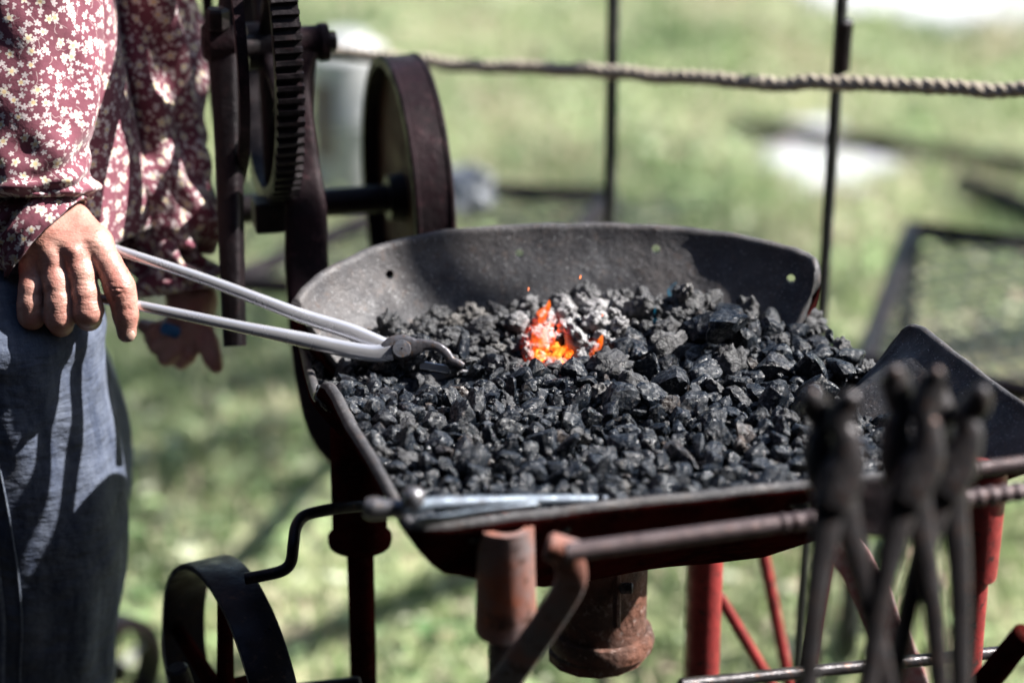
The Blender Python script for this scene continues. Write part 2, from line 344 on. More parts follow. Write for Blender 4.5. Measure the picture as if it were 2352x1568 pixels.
# dark canvas tent added unseen behind and above the camera to block sky fill
t = empty('added_shade_tent', (0, -4, 0), 'dark canvas tent added out of view behind the camera to block sky light', 'tent')
M['canvas'] = surf('shade_tent_cloth', (.03, .032, .036), (.02, .022, .025), None, 6, .9)
mb = MB(); mb.add([(-3, -7, 2.5), (3, -7, 2.5), (3, -1.05, 2.12), (-3, -1.05, 2.12), (0, -4.3, 3.2)], [(0, 1, 4), (1, 2, 4), (2, 3, 4), (3, 0, 4)]); o = obj('shade_canopy', mb, M['canvas'], t, smooth=False); o.modifiers.new('s', 'SOLIDIFY').thickness = .004
for q in (((-3, -7, 0), (-3, -1.1, 0), (-3, -1.1, 2.12), (-3, -7, 2.5)), ((-1.6, -.6, 0), (-1.6, .9, 0), (-1.6, .9, 2.12), (-1.6, -.6, 2.12)), ((3, -7, 0), (-3, -7, 0), (-3, -7, 2.5), (3, -7, 2.5)), ((3, -1.4, 0), (3, -7, 0), (3, -7, 2.5), (3, -1.4, 2.12))):
    mb = MB(); mb.add(q, [(0, 1, 2, 3)]); o = obj('shade_wall', mb, M['canvas'], t, smooth=False); o.modifiers.new('s', 'SOLIDIFY').thickness = .004
def gnoise(x, y, s, seed):
    r = np.random.default_rng(seed); t = 0
    for i in range(7):
        a = r.uniform(0, 6.28); f = s*r.uniform(.5, 1.8); t = t+np.sin((x*math.cos(a)+y*math.sin(a))*f+r.uniform(0, 6.28))
    return t/7
def patch(name, cu, cv, ru, rv, label, cat, seed):
    r = np.random.default_rng(seed); pts = []
    for i in range(60):
        a = 2*math.pi*i/60; q = 1+.22*math.sin(3*a+seed)+.14*math.sin(7*a+2*seed)+.08*math.sin(13*a)+.05*r.normal()
        pts.append(PZ(cu+ru*q*math.cos(a), cv+rv*q*math.sin(a), .004))
    pts = np.array(pts); mb = MB(); c = pts.mean(0)
    V = np.concatenate([[c+(0, 0, .012)], c+(pts-c)*.6+(0, 0, .010), c+(pts-c)*.93+(0, 0, .006), pts])
    F_ = [(0, 1+i, 1+(i+1) % 60) for i in range(60)]
    for L in (0, 1): F_ += [(1+L*60+i, 61+L*60+i, 61+L*60+(i+1) % 60, 1+L*60+(i+1) % 60) for i in range(60)]
    mb.add(V, F_); return tag(obj(name, mb, M['white'], origin=(c[0], c[1], 0)), kind='structure')
mb = MB(); pts = []
for i in range(48):
    a = 2*math.pi*i/48; q = 1+.05*math.sin(3*a)+.04*math.sin(8*a+1); pts.append((.1+3.2*q*math.cos(a), -2.05+2.2*q*math.sin(a), .004))
mb.add(pts, [tuple(range(48))]); M['dark_ground'] = surf('added_dark_ground', (.035, .032, .028), (.06, .052, .045), (.02, .02, .02), 12, .95, 0, bs=60, bst=.8, bd=.01)  # dark ground added out of view to cut green bounce light
tag(obj('path', mb, M['dark_ground'], origin=(0, -2, 0)), kind='structure')
patches = [(1905, 375, 155, 62), (2180, -5, 330, 60), (1850, 300, 90, 22)]
for i, (a, b_, c_, d_) in enumerate(patches): patch('path', a, b_, c_, d_, '', '', i+3)

def make_grass(n=150000):
    d = rng.uniform(0, 1, n)**.75*6.6+.1; y = d; dist = y+2.2
    x = rng.uniform(-1, 1, n)*(.30*dist+.35)
    # thin out by patches, keep paths clear
    keep = (gnoise(x, y, 9, 5) + 1.0*gnoise(x, y, 70, 6) + rng.uniform(-.5, .5, n)) > -.40
    for cu, cv, ru, rv in patches:
        dx = x; dy = y-CAM[1]; dz = -CAM[2]
        dep = dy*FW[1]+dz*FW[2]; uu = CU+FOC*dx/dep; vv = CV-FOC*(dy*UP[1]+dz*UP[2])/dep
        keep &= ~((((uu-cu)/ru)**2+((vv-cv)/rv)**2) < 1.05*rng.uniform(.75, 1.15, n))
    x, y = x[keep], y[keep]; n = len(x)
    h = rng.uniform(.018, .05, n)*(1+.5*gnoise(x, y, 6, 9)); wd = rng.uniform(.0018, .0042, n)
    a = rng.uniform(0, 6.283, n); lean = rng.uniform(.2, 1.1, n)*h; b2 = rng.uniform(0, 6.283, n)
    px, py = np.cos(a)*wd, np.sin(a)*wd; lx, ly = np.cos(b2)*lean, np.sin(b2)*lean
    z = np.zeros(n)
    V = np.stack([np.stack([x-px, y-py, z-.002], 1), np.stack([x+px, y+py, z-.002], 1),
                  np.stack([x+px*.8+lx*.4, y+py*.8+ly*.4, h*.6], 1), np.stack([x-px*.8+lx*.4, y-py*.8+ly*.4, h*.6], 1),
                  np.stack([x+lx, y+ly, h], 1)], 1).reshape(-1, 3)
    # broad weed leaves and dry leaf scraps among the blades
    nl = 16000; ly_ = rng.uniform(0, 1, nl)**.75*6.2+.15; lx_ = rng.uniform(-1, 1, nl)*(.30*(ly_+2.2)+.35); kp = gnoise(lx_, ly_, 13, 31)+rng.uniform(-.4, .4, nl) > -.05
    lx_, ly_ = lx_[kp], ly_[kp]; nl = len(lx_); a2 = rng.uniform(0, 6.28, nl); sz = rng.uniform(.008, .015, nl)*np.where(rng.uniform(size=nl) < .3, 1.9, 1.); el = rng.uniform(-.5, .8, nl)
    ux, uy = np.cos(a2)*sz, np.sin(a2)*sz; lz = rng.uniform(.006, .035, nl); q0 = np.stack([lx_-ux, ly_-uy, lz], 1); q2 = np.stack([lx_+ux, ly_+uy, lz+el*sz], 1)
    q1 = np.stack([lx_-uy*.6, ly_+ux*.6, lz+.003], 1); q3 = np.stack([lx_+uy*.6, ly_-ux*.6, lz+.003], 1); qm = (q0+q2)/2+[0, 0, .001]
    V = np.concatenate([V, np.stack([q0, q1, q2, q3, qm], 1).reshape(-1, 3)]); n0 = n; n = n+nl
    me = bpy.data.meshes.new('grass'); me.vertices.add(len(V)); me.vertices.foreach_set('co', V.ravel())
    base = np.arange(n)*5; q = np.stack([base, base+1, base+2, base+3, base+3, base+2, base+4], 1); bl = base[n0:]; q[n0:] = np.stack([bl, bl+4, bl+2, bl+1, bl, bl+3, bl+2], 1)
    me.loops.add(n*7); me.loops.foreach_set('vertex_index', q.ravel().astype(np.int32))
    me.polygons.add(n*2); ls = np.stack([np.arange(n)*7, np.arange(n)*7+4], 1).ravel(); me.polygons.foreach_set('loop_start', ls.astype(np.int32))
    me.update(calc_edges=True); me.validate()
    n_all = n; n = n0
    g1 = np.array([.35, .48, .19]); g2 = np.array([.66, .71, .45]); g3 = np.array([.82, .70, .52]); g4 = np.array([.16, .27, .10])
    t = np.clip(.50+.6*gnoise(x, y, 3.5, 11)+.6*gnoise(x, y, 18, 12)+1.5*gnoise(x, y, 62, 15)+rng.normal(0, .28, n), 0, 1)[:, None]; c = g1*(1-t)+g2*t
    t = np.clip(t-.35*np.clip(1-(y-.6)[:, None]/2.2, 0, 1), 0, 1); c = g1*(1-t)+g2*t
    dk = np.clip(-3.2*gnoise(x, y, 7, 13)-.25+.9*gnoise(x, y, 24, 14)+2.0*gnoise(x, y, 75, 16), 0, 1)[:, None]; c = c*(1-dk)+g4*dk
    dry = ((gnoise(x, y, 11, 17)+rng.normal(0, .3, n)) > .42)[:, None]; c = np.where(dry, g3, c)*rng.uniform(.8, 1.2, (n, 1))
    u5 = rng.uniform(size=(nl, 1)); cl_ = np.where(u5 < .5, [.52, .72, .34], np.where(u5 < .72, [.16, .30, .11], np.where(u5 < .9, [.82, .86, .62], [.80, .60, .48]))); c = np.concatenate([c, cl_]); n = n_all; col = np.ones((n*5, 4)); col[:, :3] = np.repeat(c, 5, 0); at = me.color_attributes.new('tint', 'FLOAT_COLOR', 'POINT'); at.data.foreach_set('color', col.ravel())
    me.materials.append(M['grass']); o = bpy.data.objects.new('grass', me); scene.collection.objects.link(o); tag(o, 'short sunlit lawn grass with dry patches behind the forge', 'grass', kind='stuff')
make_grass()

# ------------------------------------------------------------------ rope fence
def post(u, v0, v1, r, dep, label, sleeve=None):
    top = P(u[0], v0, dep); x = top[0]
    bot = P(u[1], v1, dep); t = empty('fence_stake', (bot[0], bot[1], 0), label, 'stake', 'stakes carrying the rope')
    ax = nrm(top-np.array([bot[0], top[1], bot[2]]))
    tp = np.array([x, top[1], max(top[2], 1.45)]); bt = np.array([bot[0], top[1], -.02])
    mb = MB(); rod(mb, bt, tp, r, 12); obj('post', mb, M['pole'], t)
    if sleeve:
        a = P(u[0]-2, sleeve[0], dep); b_ = P(u[0]-5, sleeve[1], dep); a[1] = b_[1] = top[1]; mb = MB(); rod(mb, b_, a, r*1.55, 12); obj('sleeve', mb, M['iron'], t)
    return t
post((1410, 1406), 10, 500, .0075, 2.85, 'thin grey-green rope stake standing behind the middle of the forge')
post((1943, 1905), 20, 770, .0066, 2.62, 'dark rope stake with a thick black sleeve, behind the right end of the forge', (48, 182))
pts = [P(-400, 85, 3.5), P(100, 98, 3.3), P(480, 105, 3.15), P(760, 118, 3.0), P(1000, 145, 2.9), P(1400, 165, 2.75), P(1700, 188, 2.65), P(1930, 192, 2.58), P(2352, 207, 2.50), P(2900, 222, 2.42)]
cl = catmull(pts, 900); L = np.concatenate([[0], np.cumsum(np.linalg.norm(np.diff(cl, axis=0), axis=1))])
T, Nn, B = frames(cl); mb = MB(); wob = .0008*(np.sin(L*31)+np.sin(L*47+1)+.8*np.sin(L*83))
for k in range(3):
    a = L*2*math.pi/.038+k*2*math.pi/3; c = cl+Nn*(np.cos(a)*.0040+wob)[:, None]+B*(np.sin(a)*.0040)[:, None]
    tube(mb, c, .0048*(1+.10*np.sin(L*130+k)+.10*np.sin(L*57+2*k)), 8)
tag(obj('rope', mb, M['rope']), 'long tan twisted rope strung across behind the forge', 'rope')

# ------------------------------------------------------------------ background objects
# white enamelled bucket behind the blower
bc = PZ(800, 436, 0.0); bc = P(800, 436, np.dot(bc-CAM, FW)); s = np.dot(bc-CAM, FW)/FOC
t = empty('metal_can', (bc[0], bc[1], 0), 'tall pale metal can with a brown stained panel, on the grass behind the wheels', 'can')
R_ = 88*s; Hh = .34
mb = MB(); lathe(mb, (bc[0], bc[1], 0), (0, 0, 1), [(0.001, .002), (R_*.97, .002), (R_, .012), (R_, Hh*.5), (R_*1.015, Hh*.51), (R_, Hh*.52), (R_, Hh-.02), (R_*.6, Hh), (R_*.6, Hh-.004), (R_*.97, Hh-.024), (R_*.97, .01), (0.001, .01)], 48); obj('body', mb, M['galv'], t)
mb = MB()
for i in range(8):
    pass
Vp = []; 
for zz in (.09, .27):
    for k in range(9):
        a = math.radians(-142+k*4.5); Vp.append((bc[0]+math.cos(a)*R_*1.012, bc[1]+math.sin(a)*R_*1.012, zz))
Vp = np.array(Vp); cc = np.array([bc[0], bc[1], 0]); Vo = Vp.copy(); Vo[:, :2] = cc[:2]+(Vp[:, :2]-cc[:2])*.985
F_ = [(k, k+1, 10+k, 9+k) for k in range(8)]+[(18+k+1, 18+k, 27+k, 28+k) for k in range(8)]+[(k+1, k, 18+k, 19+k) for k in range(8)]+[(9+k, 10+k, 28+k, 27+k) for k in range(8)]+[(0, 9, 27, 18), (17, 8, 26, 35)]
mb.add(np.concatenate([Vp, Vo]), F_); obj('panel', mb, M['galvrust'], t)
mb = MB(); lathe(mb, (bc[0], bc[1], Hh-.006), (0, 0, 1), [(.001, 0), (R_*.55, 0), (R_*.62, .008), (R_*.55, .018), (.001, .02)], 32); obj('lid', mb, M['galv'], t)

def mesh_bench(name, corners, z, label, step=.03, legs=(0, 1, 2, 3), wr=.0013, fr=.015):
    c = [np.array([q[0], q[1], z]) for q in corners]; o = c[0]; e1 = c[1]-c[0]; e2 = c[3]-c[0]
    t = empty(name, (sum(q[0] for q in c)/4, sum(q[1] for q in c)/4, 0), label, 'bench', 'wire mesh benches on the grass')
    mb = MB()
    for i in range(4): rod(mb, c[i]+nrm(c[i]-c[(i+1) % 4])*fr*.5, c[(i+1) % 4], fr, 8)
    obj('frame', mb, M['iron'], t)
    mb = MB(); L1, L2 = np.linalg.norm(e1), np.linalg.norm(e2); u1, u2 = e1/L1, e2/L2
    for sg in (1, -1):
        k = -L2
        while k < L1+L2:
            # line x - k = sg*y  inside [0,L1]x[0,L2]
            pa = []
            x0, x1 = (k, k+L2) if sg == 1 else (k, k-L2)
            ta, tb = 0., 1.
            dx = x1-x0
            lo, hi = sorted(((0-x0)/dx, (L1-x0)/dx)); ta, tb = max(ta, lo), min(tb, hi)
            if tb-ta > .02:
                A = o+u1*(x0+dx*ta)+u2*(L2*ta); B_ = o+u1*(x0+dx*tb)+u2*(L2*tb); dd = nrm(B_-A); side = np.cross(dd, (0, 0, 1))
                box(mb, (A+B_)/2+np.array([0, 0, .0015*sg]), (B_-A)/2, side*wr*1.6, np.array([0, 0, wr]))
            k += step
    obj('mesh_top', mb, M['wire'], t, smooth=False)
    for i in legs:
        mb = MB(); rod(mb, (c[i][0], c[i][1], -.01), c[i]-(0, 0, fr*.6), fr, 8); obj('leg', mb, M['pole'], t)
    return t
z = .45
mesh_bench('mesh_bench', [PZ(1985, 835, z), PZ(2700, 960, z), PZ(2750, 610, z), PZ(2095, 527, z)], z, 'wire mesh bench with dark frame on the grass right of the forge', .06, wr=.0017)
mesh_bench('mesh_bench', [PZ(520, 650, z), PZ(1190, 690, z), PZ(1402, 452, z), PZ(1010, 432, z)], z, 'wire mesh bench on the grass behind the forge pan, plastic bags at its left corner', .075, legs=(2, 3), wr=.0014)
def bagmesh(c, r, seed):
    ic = ico(3); V = ic[0].copy(); q = 1+.22*np.sin(V@np.array([5., 3, 2])+seed)+.16*np.sin(V@np.array([-7., 6, 4])+seed*2)+.10*np.sin(V@np.array([11., -9, 13])+seed)
    V = V*q[:, None]*np.array(r); mb = MB(); mb.add(V+c, ic[1]); return mb
def ico(sub):
    import bmesh
    bm = bmesh.new(); bmesh.ops.create_icosphere(bm, subdivisions=sub, radius=1); V = np.array([v.co[:] for v in bm.verts]); F_ = [tuple(v.index for v in f.verts) for f in bm.faces]; bm.free(); return V, F_
for u, v, rr, lb, sd_ in ((1085, 462, (.036, .03, .022), 'small crumpled clear bag glinting on the mesh bench behind the large flywheel', 1.), (1048, 425, (.05, .04, .03), 'larger crumpled bluish bag lying on the mesh bench beside the large flywheel', 3.)):
    c = PZ(u, v, z+.02); tag(obj('plastic_bag', bagmesh(c, rr, sd_), M['plastic']), lb, 'plastic bag')
for a, b_, r, lb in (((1690, 288), (2900, 450), .011, 'longest dark pole lying on the grass, crossing the white patch behind the right stake'), ((2200, 418), (2800, 640), .013, 'short dark pole lying on the grass at the right, above the mesh bench')):
    mb = MB(); A, B_ = PZ(*a, .03), PZ(*b_, .03); rod(mb, A, B_, r*2, 10); tag(obj('ground_pole', mb, M['iron']), lb, 'pole', 'dark poles lying on the grass')

# ------------------------------------------------------------------ FORGE
CEN = np.array([.125, -.215, 0])
forge = empty('blacksmith_forge', (.1, -.2, 0), 'old iron forge on red legs, its wide pan heaped with coal, with geared blower wheels', 'forge')
ST = [(935, 1188, .850), (895, 1120, .852), (850, 1040, .854), (808, 975, .857), (778, 915, .861), (758, 884, .862), (744, 888, .853), (735, 915, .835), (716, 868, .822), (700, 800, .824), (687, 748, .842), (677, 708, .875), (688, 680, .886),
      (725, 640, .891), (780, 606, .896), (870, 567, .901), (1000, 537, .906), (1150, 522, .909), (1300, 517, .910), (1400, 517, .910), (1500, 521, .910), (1620, 531, .909), (1750, 554, .907), (1830, 576, .904), (1862, 590, .901), (1876, 612, .896), (1876, 650, .882), (1868, 690, .862), (1862, 730, .838),
      (1890, 790, .820), (1940, 850, .812), (1992, 864, .815), (2030, 822, .842), (2068, 772, .868), (2092, 750, .879), (2120, 757, .880), (2180, 803, .876), (2270, 872, .869), (2352, 932, .864), (2425, 988, .857), (2455, 1022, .852), (2430, 1040, .850), (2352, 1050, .850), (2150, 1075, .850), (1880, 1104, .850), (1650, 1128, .850), (1400, 1155, .850), (1200, 1180, .850), (1060, 1198, .850), (970, 1204, .850)]
R0 = np.array([PZ(*s_) for s_ in ST])
def closed_spline(p, per=5):
    out = []; m = len(p)
    for i in range(m):
        a, b_, c, d = p[i-1], p[i], p[(i+1) % m], p[(i+2) % m]
        for q in range(per):
            x = q/per; out.append(.5*((2*b_)+(c-a)*x+(2*a-5*b_+4*c-d)*x*x+(3*b_-a-3*c+d)*x**3))
    return np.array(out)
RIM = closed_spline(R0, 5); NS = len(RIM)
RIM[:, 2] += .0007*np.sin(np.arange(NS)*1.3)*np.sin(np.arange(NS)*.37)
ZF = .783
inw = CEN[None, :]-RIM; inw[:, 2] = 0; inw /= np.linalg.norm(inw, axis=1)[:, None]
fl = np.maximum(RIM[:, 2]-ZF, .01)*.80+.012
TH = .0055
WR = sstep((RIM[:, 0]-.27)/.10)*sstep((-.135-RIM[:, 1])/.06)*sstep((RIM[:, 1]+.415)/.05)
fl = fl+.10*WR
def inner(i, s): return RIM[i]+inw[i]*fl[i]*s*1.0 + np.array([0, 0, (ZF-RIM[i][2])*(1-(1-s)**1.55)])
prof = []
for i in range(NS):
    R = RIM[i]; n_ = inw[i]; row = []
    cb = CEN*np.array([1, 1, 0])
    foot = inner(i, 1.)
    for q in (.0, .4, .8): row.append((cb+(foot*[1, 1, 0]-cb)*(.02+q*.95)+np.array([0, 0, ZF-.006*(1-q)])))
    for s_ in (1., .85, .7, .55, .4, .28, .17, .08): row.append(inner(i, s_))
    for a in np.linspace(0, math.pi, 6): row.append(R + n_*(TH*math.cos(a)) + np.array([0, 0, TH*math.sin(a)-TH*.6]))
    for s_ in (.06, .15, .3, .5, .75, 1.): row.append(inner(i, s_)-n_*TH*1.6-np.array([0, 0, TH*.6]))
    of = row[-1]
    for q in (.18, .4, .65, .98): row.append(of*(1-q)+cb*q+np.array([0, 0, 0])+np.array([0, 0, (.672*q)+(-.02)*math.sin(q*math.pi)]))
    prof.append(row)
prof = np.array(prof); mP = prof.shape[1]
mb = MB(); F_ = [(i*mP+j, i*mP+j+1, ((i+1) % NS)*mP+j+1, ((i+1) % NS)*mP+j) for i in range(NS) for j in range(mP-1)]
V = prof.reshape(-1, 3); c1 = len(V); V = np.concatenate([V, [[CEN[0], CEN[1], ZF-.006], [CEN[0], CEN[1], .672]]])
F_ += [(c1, i*mP, ((i+1) % NS)*mP) for i in range(NS)]+[(c1+1, ((i+1) % NS)*mP+mP-1, i*mP+mP-1) for i in range(NS)]
mb.add(V, F_); pan = obj('hearth_pan', mb, M['pan'], forge, angle=60)
pan.data.materials.append(M['darkred'])
offp = np.array(forge.location)
nrmflip = pan.data.polygons
import bmesh
bm = bmesh.new(); bm.from_mesh(pan.data); bmesh.ops.recalc_face_normals(bm, faces=bm.faces)
j0 = 3+8+5
for k_, f in enumerate(bm.faces):
    if k_ < NS*(mP-1) and (k_ % (mP-1)) >= j0: f.material_index = 1
    if k_ >= NS*(mP-1)+NS: f.material_index = 1
bm.to_mesh(pan.data)
bvh = BVHTree.FromBMesh(bm); bm.free()
cut = MB()
for u, v in ((895, 631), (1193, 583), (1507, 573), (1817, 641)):
    r_ = ray(u, v); h = bvh.ray_cast(Vector(CAM-offp), Vector(nrm(r_)))
    c = np.array(h[0])+offp; dn = nrm(r_*[1, 1, .25]); rod(cut, c-dn*.03, c+dn*.03, .0042, 14)
V = cut.verts()-offp; cme = mkmesh('cut', V, cut.f, None, False); co = bpy.data.objects.new('cut', cme); scene.collection.objects.link(co); co.location = forge.location
bpy.context.view_layer.update()
0 and print('mats', [m.name for m in pan.data.materials], sum(p.material_index for p in pan.data.polygons), len(pan.data.polygons))
bo = pan.modifiers.new('b', 'BOOLEAN'); bo.object = co; bo.operation = 'DIFFERENCE'; bo.solver = 'EXACT'
bpy.context.view_layer.update(); dg = bpy.context.evaluated_depsgraph_get(); nm = bpy.data.meshes.new_from_object(pan.evaluated_get(dg)); pan.modifiers.clear(); pan.data = nm
bpy.data.objects.remove(co)

def vert(p, z): return np.array([p[0], p[1], z])
AX = np.array([math.cos(math.radians(14)), math.sin(math.radians(14)), 0])
# legs -----------------------------------------------------------------
def leg(u, v0, v1, dep, rc, rt, mat, tubemat, flange=True, taper=1.):
    a = P(u[0], v0, dep); b_ = P(u[1], v1, dep); b_[1] = a[1]; b_[0] = a[0]
    b_ = PY(u[1], v1, a[1]); b_[0] = a[0]
    mb = MB(); rod(mb, vert(a, -.0), b_, rt, 18); l = obj('leg', mb, tubemat, forge)
    mb = MB(); H = a[2]-b_[2]
    pr = [(rt*1.0, 0), (rc*.96*taper, 0), (rc*taper, .004), (rc*1.0, H), (rt, H)]
    if flange: pr = [(rt, 0), (rc*1.16, 0), (rc*1.2, .004), (rc*1.2, .009), (rc*1.03, .013), (rc, H), (rt, H)]
    lathe(mb, b_, (0, 0, 1), pr, 36); obj('collar', mb, mat, l, angle=50)
    return a, b_
leg((820, 820), 985, 1248, 2.33, .0262, .0133, M['darkred'], M['darkred'])
leg((1162, 1150), 1205, 1448, 1.93, .0225, .0145, M['legrust'], M['toolsteel'], False, 1.12)
leg((2258, 2243), 1075, 1322, 2.05, .0215, .0125, M['redpaint'], M['redpaint'], False, .9)
leg((1624, 1624), 1190, 1235, 2.38, .020, .0175, M['redpaint'], M['redpaint'], False)
def bar(name, a, b_, r, mat, flat=None, seg=12, par=None):
    mb = MB()
    if name == 'brace': a, b_ = np.asarray(a), np.asarray(b_); b_ = a+(b_-a)*(a[2]/(a[2]-b_[2]))
    if flat is None: rod(mb, a, b_, r, seg)
    else: tube(mb, np.linspace(a, b_, 5), flat[0], 16, rb=flat[1], power=6, fixed=flat[2])
    return obj(name, mb, mat, par or forge)
bar('brace', P(1590, 1270, 2.55), P(1578, 1700, 2.75), .006, M['darkred'])
bar('brace', P(1650, 1365, 2.50), P(1775, 1575, 2.55), .006, M['redpaint'])
bar('brace', P(1752, 1262, 2.60), P(1818, 1600, 2.65), .0065, M['redpaint'])
bar('brace', P(2360, 1450, 2.00), P(2235, 1600, 2.05), .011, M['darkred'])
bar('brace', P(1905, 1255, 2.45), P(1848, 1580, 2.5), .007, M['darkred'])
bar('lower_rod', P(1560, 1572, 2.02), P(2420, 1484, 2.15), .0055, M['toolsteel'])
mb = MB(); tube(mb, catmull([P(1905, 1235, 2.42), P(1968, 1300, 2.42), P(2040, 1450, 2.43), P(2110, 1620, 2.45), P(2170, 1850, 2.48), P(2230, 2150, 2.52)], 24), .0185, 16, rb=.003, power=6, fixed=FW+RT*.25); obj('strap', mb, M['strap'], forge)
# tuyere pipe -----------------------------------------------------------
ta = P(1384, 1285, 2.30); tb = PY(1388, 1455, ta[1]); tb[0] = ta[0]; H = .672+.01-tb[2]
mb = MB(); lathe(mb, tb, (0, 0, 1), [(.001, -.006), (.0445, -.006), (.0465, 0), (.0430, .004), (.0432, H*.5), (.0450, H), (.001, H)], 40); ty = obj('ash_pipe', mb, M['rust'], forge)
mb = MB(); lathe(mb, tb+[0, 0, .001], (.03, 0, 1), [(.0435, -.010), (.0500, -.011), (.0515, -.002), (.049, .006), (.0435, .007)], 36); obj('flange', mb, M['rust'], ty)
mb = MB(); lathe(mb, tb-[.004, 0, .016], (-.04, .02, 1), [(.001, -.009), (.044, -.009), (.048, -.006), (.048, .003), (.001, .003)], 14); obj('ash_gate', mb, M['rust'], ty)
mb = MB(); c = P(1432, 1350, 2.262); rod(mb, c-RT*.004, c+RT*.009, .0055, 8); obj('bolt', mb, M['toolsteel'], ty)
mb = MB(); tube(mb, [P(1418, 1290, 2.262), P(1416, 1440, 2.262)], .004, 8); obj('seam', mb, M['rust'], ty)
# blower support: frame, gear, flywheel, lever --------------------------
GC = P(610, 105, 2.42); FC = P(890, 455, 2.60)
fm = [P(700, 118, 2.42), P(688, 190, 2.42), P(692, 260, 2.415), P(698, 380, 2.41), P(703, 480, 2.40), P(704, 600, 2.40), P(712, 760, 2.39), P(722, 880, 2.38), P(745, 985, 2.36), P(800, 1060, 2.345)]
wd = np.interp(np.linspace(0, 9, 60), range(10), [30, 22, 24, 36, 48, 50, 46, 40, 34, 30])/2300
pth = catmull(fm, 60); mb = MB(); tube(mb, pth, wd, 20, rb=.011, power=4, fixed=FW+RT*-.15); bf = obj('blower_frame', mb, M['plumiron'], forge)
mb = MB(); tube(mb, catmull([P(700, 118, 2.47)]+[P(u_, v_, 2.47) for u_, v_ in ((694, 260), (700, 400), (704, 520), (706, 640), (712, 760), (722, 880), (745, 985))]+[P(800, 1060, 2.40)], 60), wd*1.0, 20, rb=.034, power=4, fixed=FW+RT*-.15); obj('blower_frame', mb, M['plumiron'], forge)  # second strut, added hidden behind the first to shade the far hand
mb = MB(); lathe(mb, GC+AX*.022, AX, [(.001, 0), (.0205, 0), (.0215, .004), (.0175, .010), (.0172, .030), (.0195, .033), (.019, .041), (.001, .041)], 32); obj('bearing', mb, M['plumiron'], bf)
mb = MB(); rod(mb, GC+AX*.062, GC+AX*.072, .0105, 6); obj('nut', mb, M['iron'], bf)
# gear
R = .158; gw = .0265
gear = MB(); seg = 96
lathe(gear, GC-AX*gw*.5, AX, [(R-.016, 0), (R-.004, 0), (R-.004, gw), (R-.016, gw)], 96)
e1 = nrm(np.cross((0, 0, 1), AX)); e2 = np.cross(AX, e1)
for i in range(84):
    a = 2*math.pi*i/84; d = e1*math.cos(a)+e2*math.sin(a); tdir = -e1*math.sin(a)+e2*math.cos(a)
    c0 = GC+d*(R-.001)
    prism(gear, [c0-d*.0045-tdir*.0036, c0-d*.0045+tdir*.0036, c0+d*.004+tdir*.0021, c0+d*.004-tdir*.0021], AX*gw*.49)
gw_o = obj('gear_wheel', gear, M['iron'], forge, smooth=False)
mb = MB(); lathe(mb, GC-AX*.02, AX, [(.001, 0), (.024, 0), (.024, .036), (.001, .036)], 28); obj('hub', mb, M['iron'], gw_o)
for k in range(5):
    a = math.pi/2+math.pi+k*2*math.pi/5; d = e1*math.cos(a)+e2*math.sin(a)
    mb = MB(); tube(mb, [GC+d*.015, GC+d*(R-.012)], [.0085, .0065], 12, rb=[.006, .005], up=AX); obj('spoke', mb, M['iron'], gw_o)
# second thin rim seen inside (pale inner guard ring)
mb = MB(); lathe(mb, GC-AX*.046, AX, [(R-.030, 0), (R-.020, 0), (R-.020, .010), (R-.030, .010)], 96); obj('guard_ring', mb, M['plumiron'], forge)
# flywheel
R = .1535; fw_ = .042
mb = MB(); lathe(mb, FC, AX, [(R-.012, 0), (R-.002, 0), (R, .002), (R, .0045), (R-.0015, .006), (R-.0015, fw_-.006), (R, fw_-.0045), (R, fw_-.002), (R-.002, fw_), (R-.012, fw_)], 120); fo = obj('flywheel', mb, M['plumiron'], forge, angle=35)
mb = MB(); lathe(mb, FC+AX*.018, AX, [(.001, 0), (R-.010, 0), (R-.010, .008), (.001, .008)], 96); obj('disc', mb, M['brownwood'], fo)
mb = MB(); lathe(mb, FC-AX*.0, AX, [(.001, 0), (.024, 0), (.027, .018), (.001, .018)], 32); obj('hub', mb, M['iron'], fo)
sa = FC-AX*.19; mb = MB(); rod(mb, sa, FC+AX*.03, .0150, 24); obj('drive_shaft', mb, M['iron'], forge)
mb = MB(); bxc = P(618, 492, 2.43); box(mb, bxc, AX*.016, np.cross(AX, (0, 0, 1))*.016, np.array([0, 0, .016])); obj('bearing_block', mb, M['iron'], forge, bevel=.003, smooth=False)
# lever
lv = [P(528, -260, 2.36), P(530, 0, 2.36), P(520, 60, 2.36), P(516, 110, 2.36), P(518, 170, 2.36), P(524, 300, 2.36), P(530, 500, 2.36), P(536, 700, 2.36), P(540, 795, 2.36)]
wl = np.interp(np.linspace(0, 8, 60), range(9), [22, 24, 33, 38, 34, 30, 27, 24, 23])/2300
mb = MB(); tube(mb, catmull(lv, 60), wl, 20, rb=.012, power=4, fixed=FW+RT*.2); le = obj('pump_lever', mb, M['iron'], forge)
mb = MB(); c = P(510, 95, 2.36); rod(mb, c-AX*.019, c+AX*.015, .021, 26); obj('boss', mb, M['plumiron'], le)
mb = MB(); c = P(545, 105, 2.37); rod(mb, c-AX*.01, GC, .011, 20); obj('axle', mb, M['iron'], le)
mb = MB(); c = P(500, 70, 2.34); rod(mb, c, c+np.array([0, 0, .022]), .012, 6); obj('nut', mb, M['iron'], le)
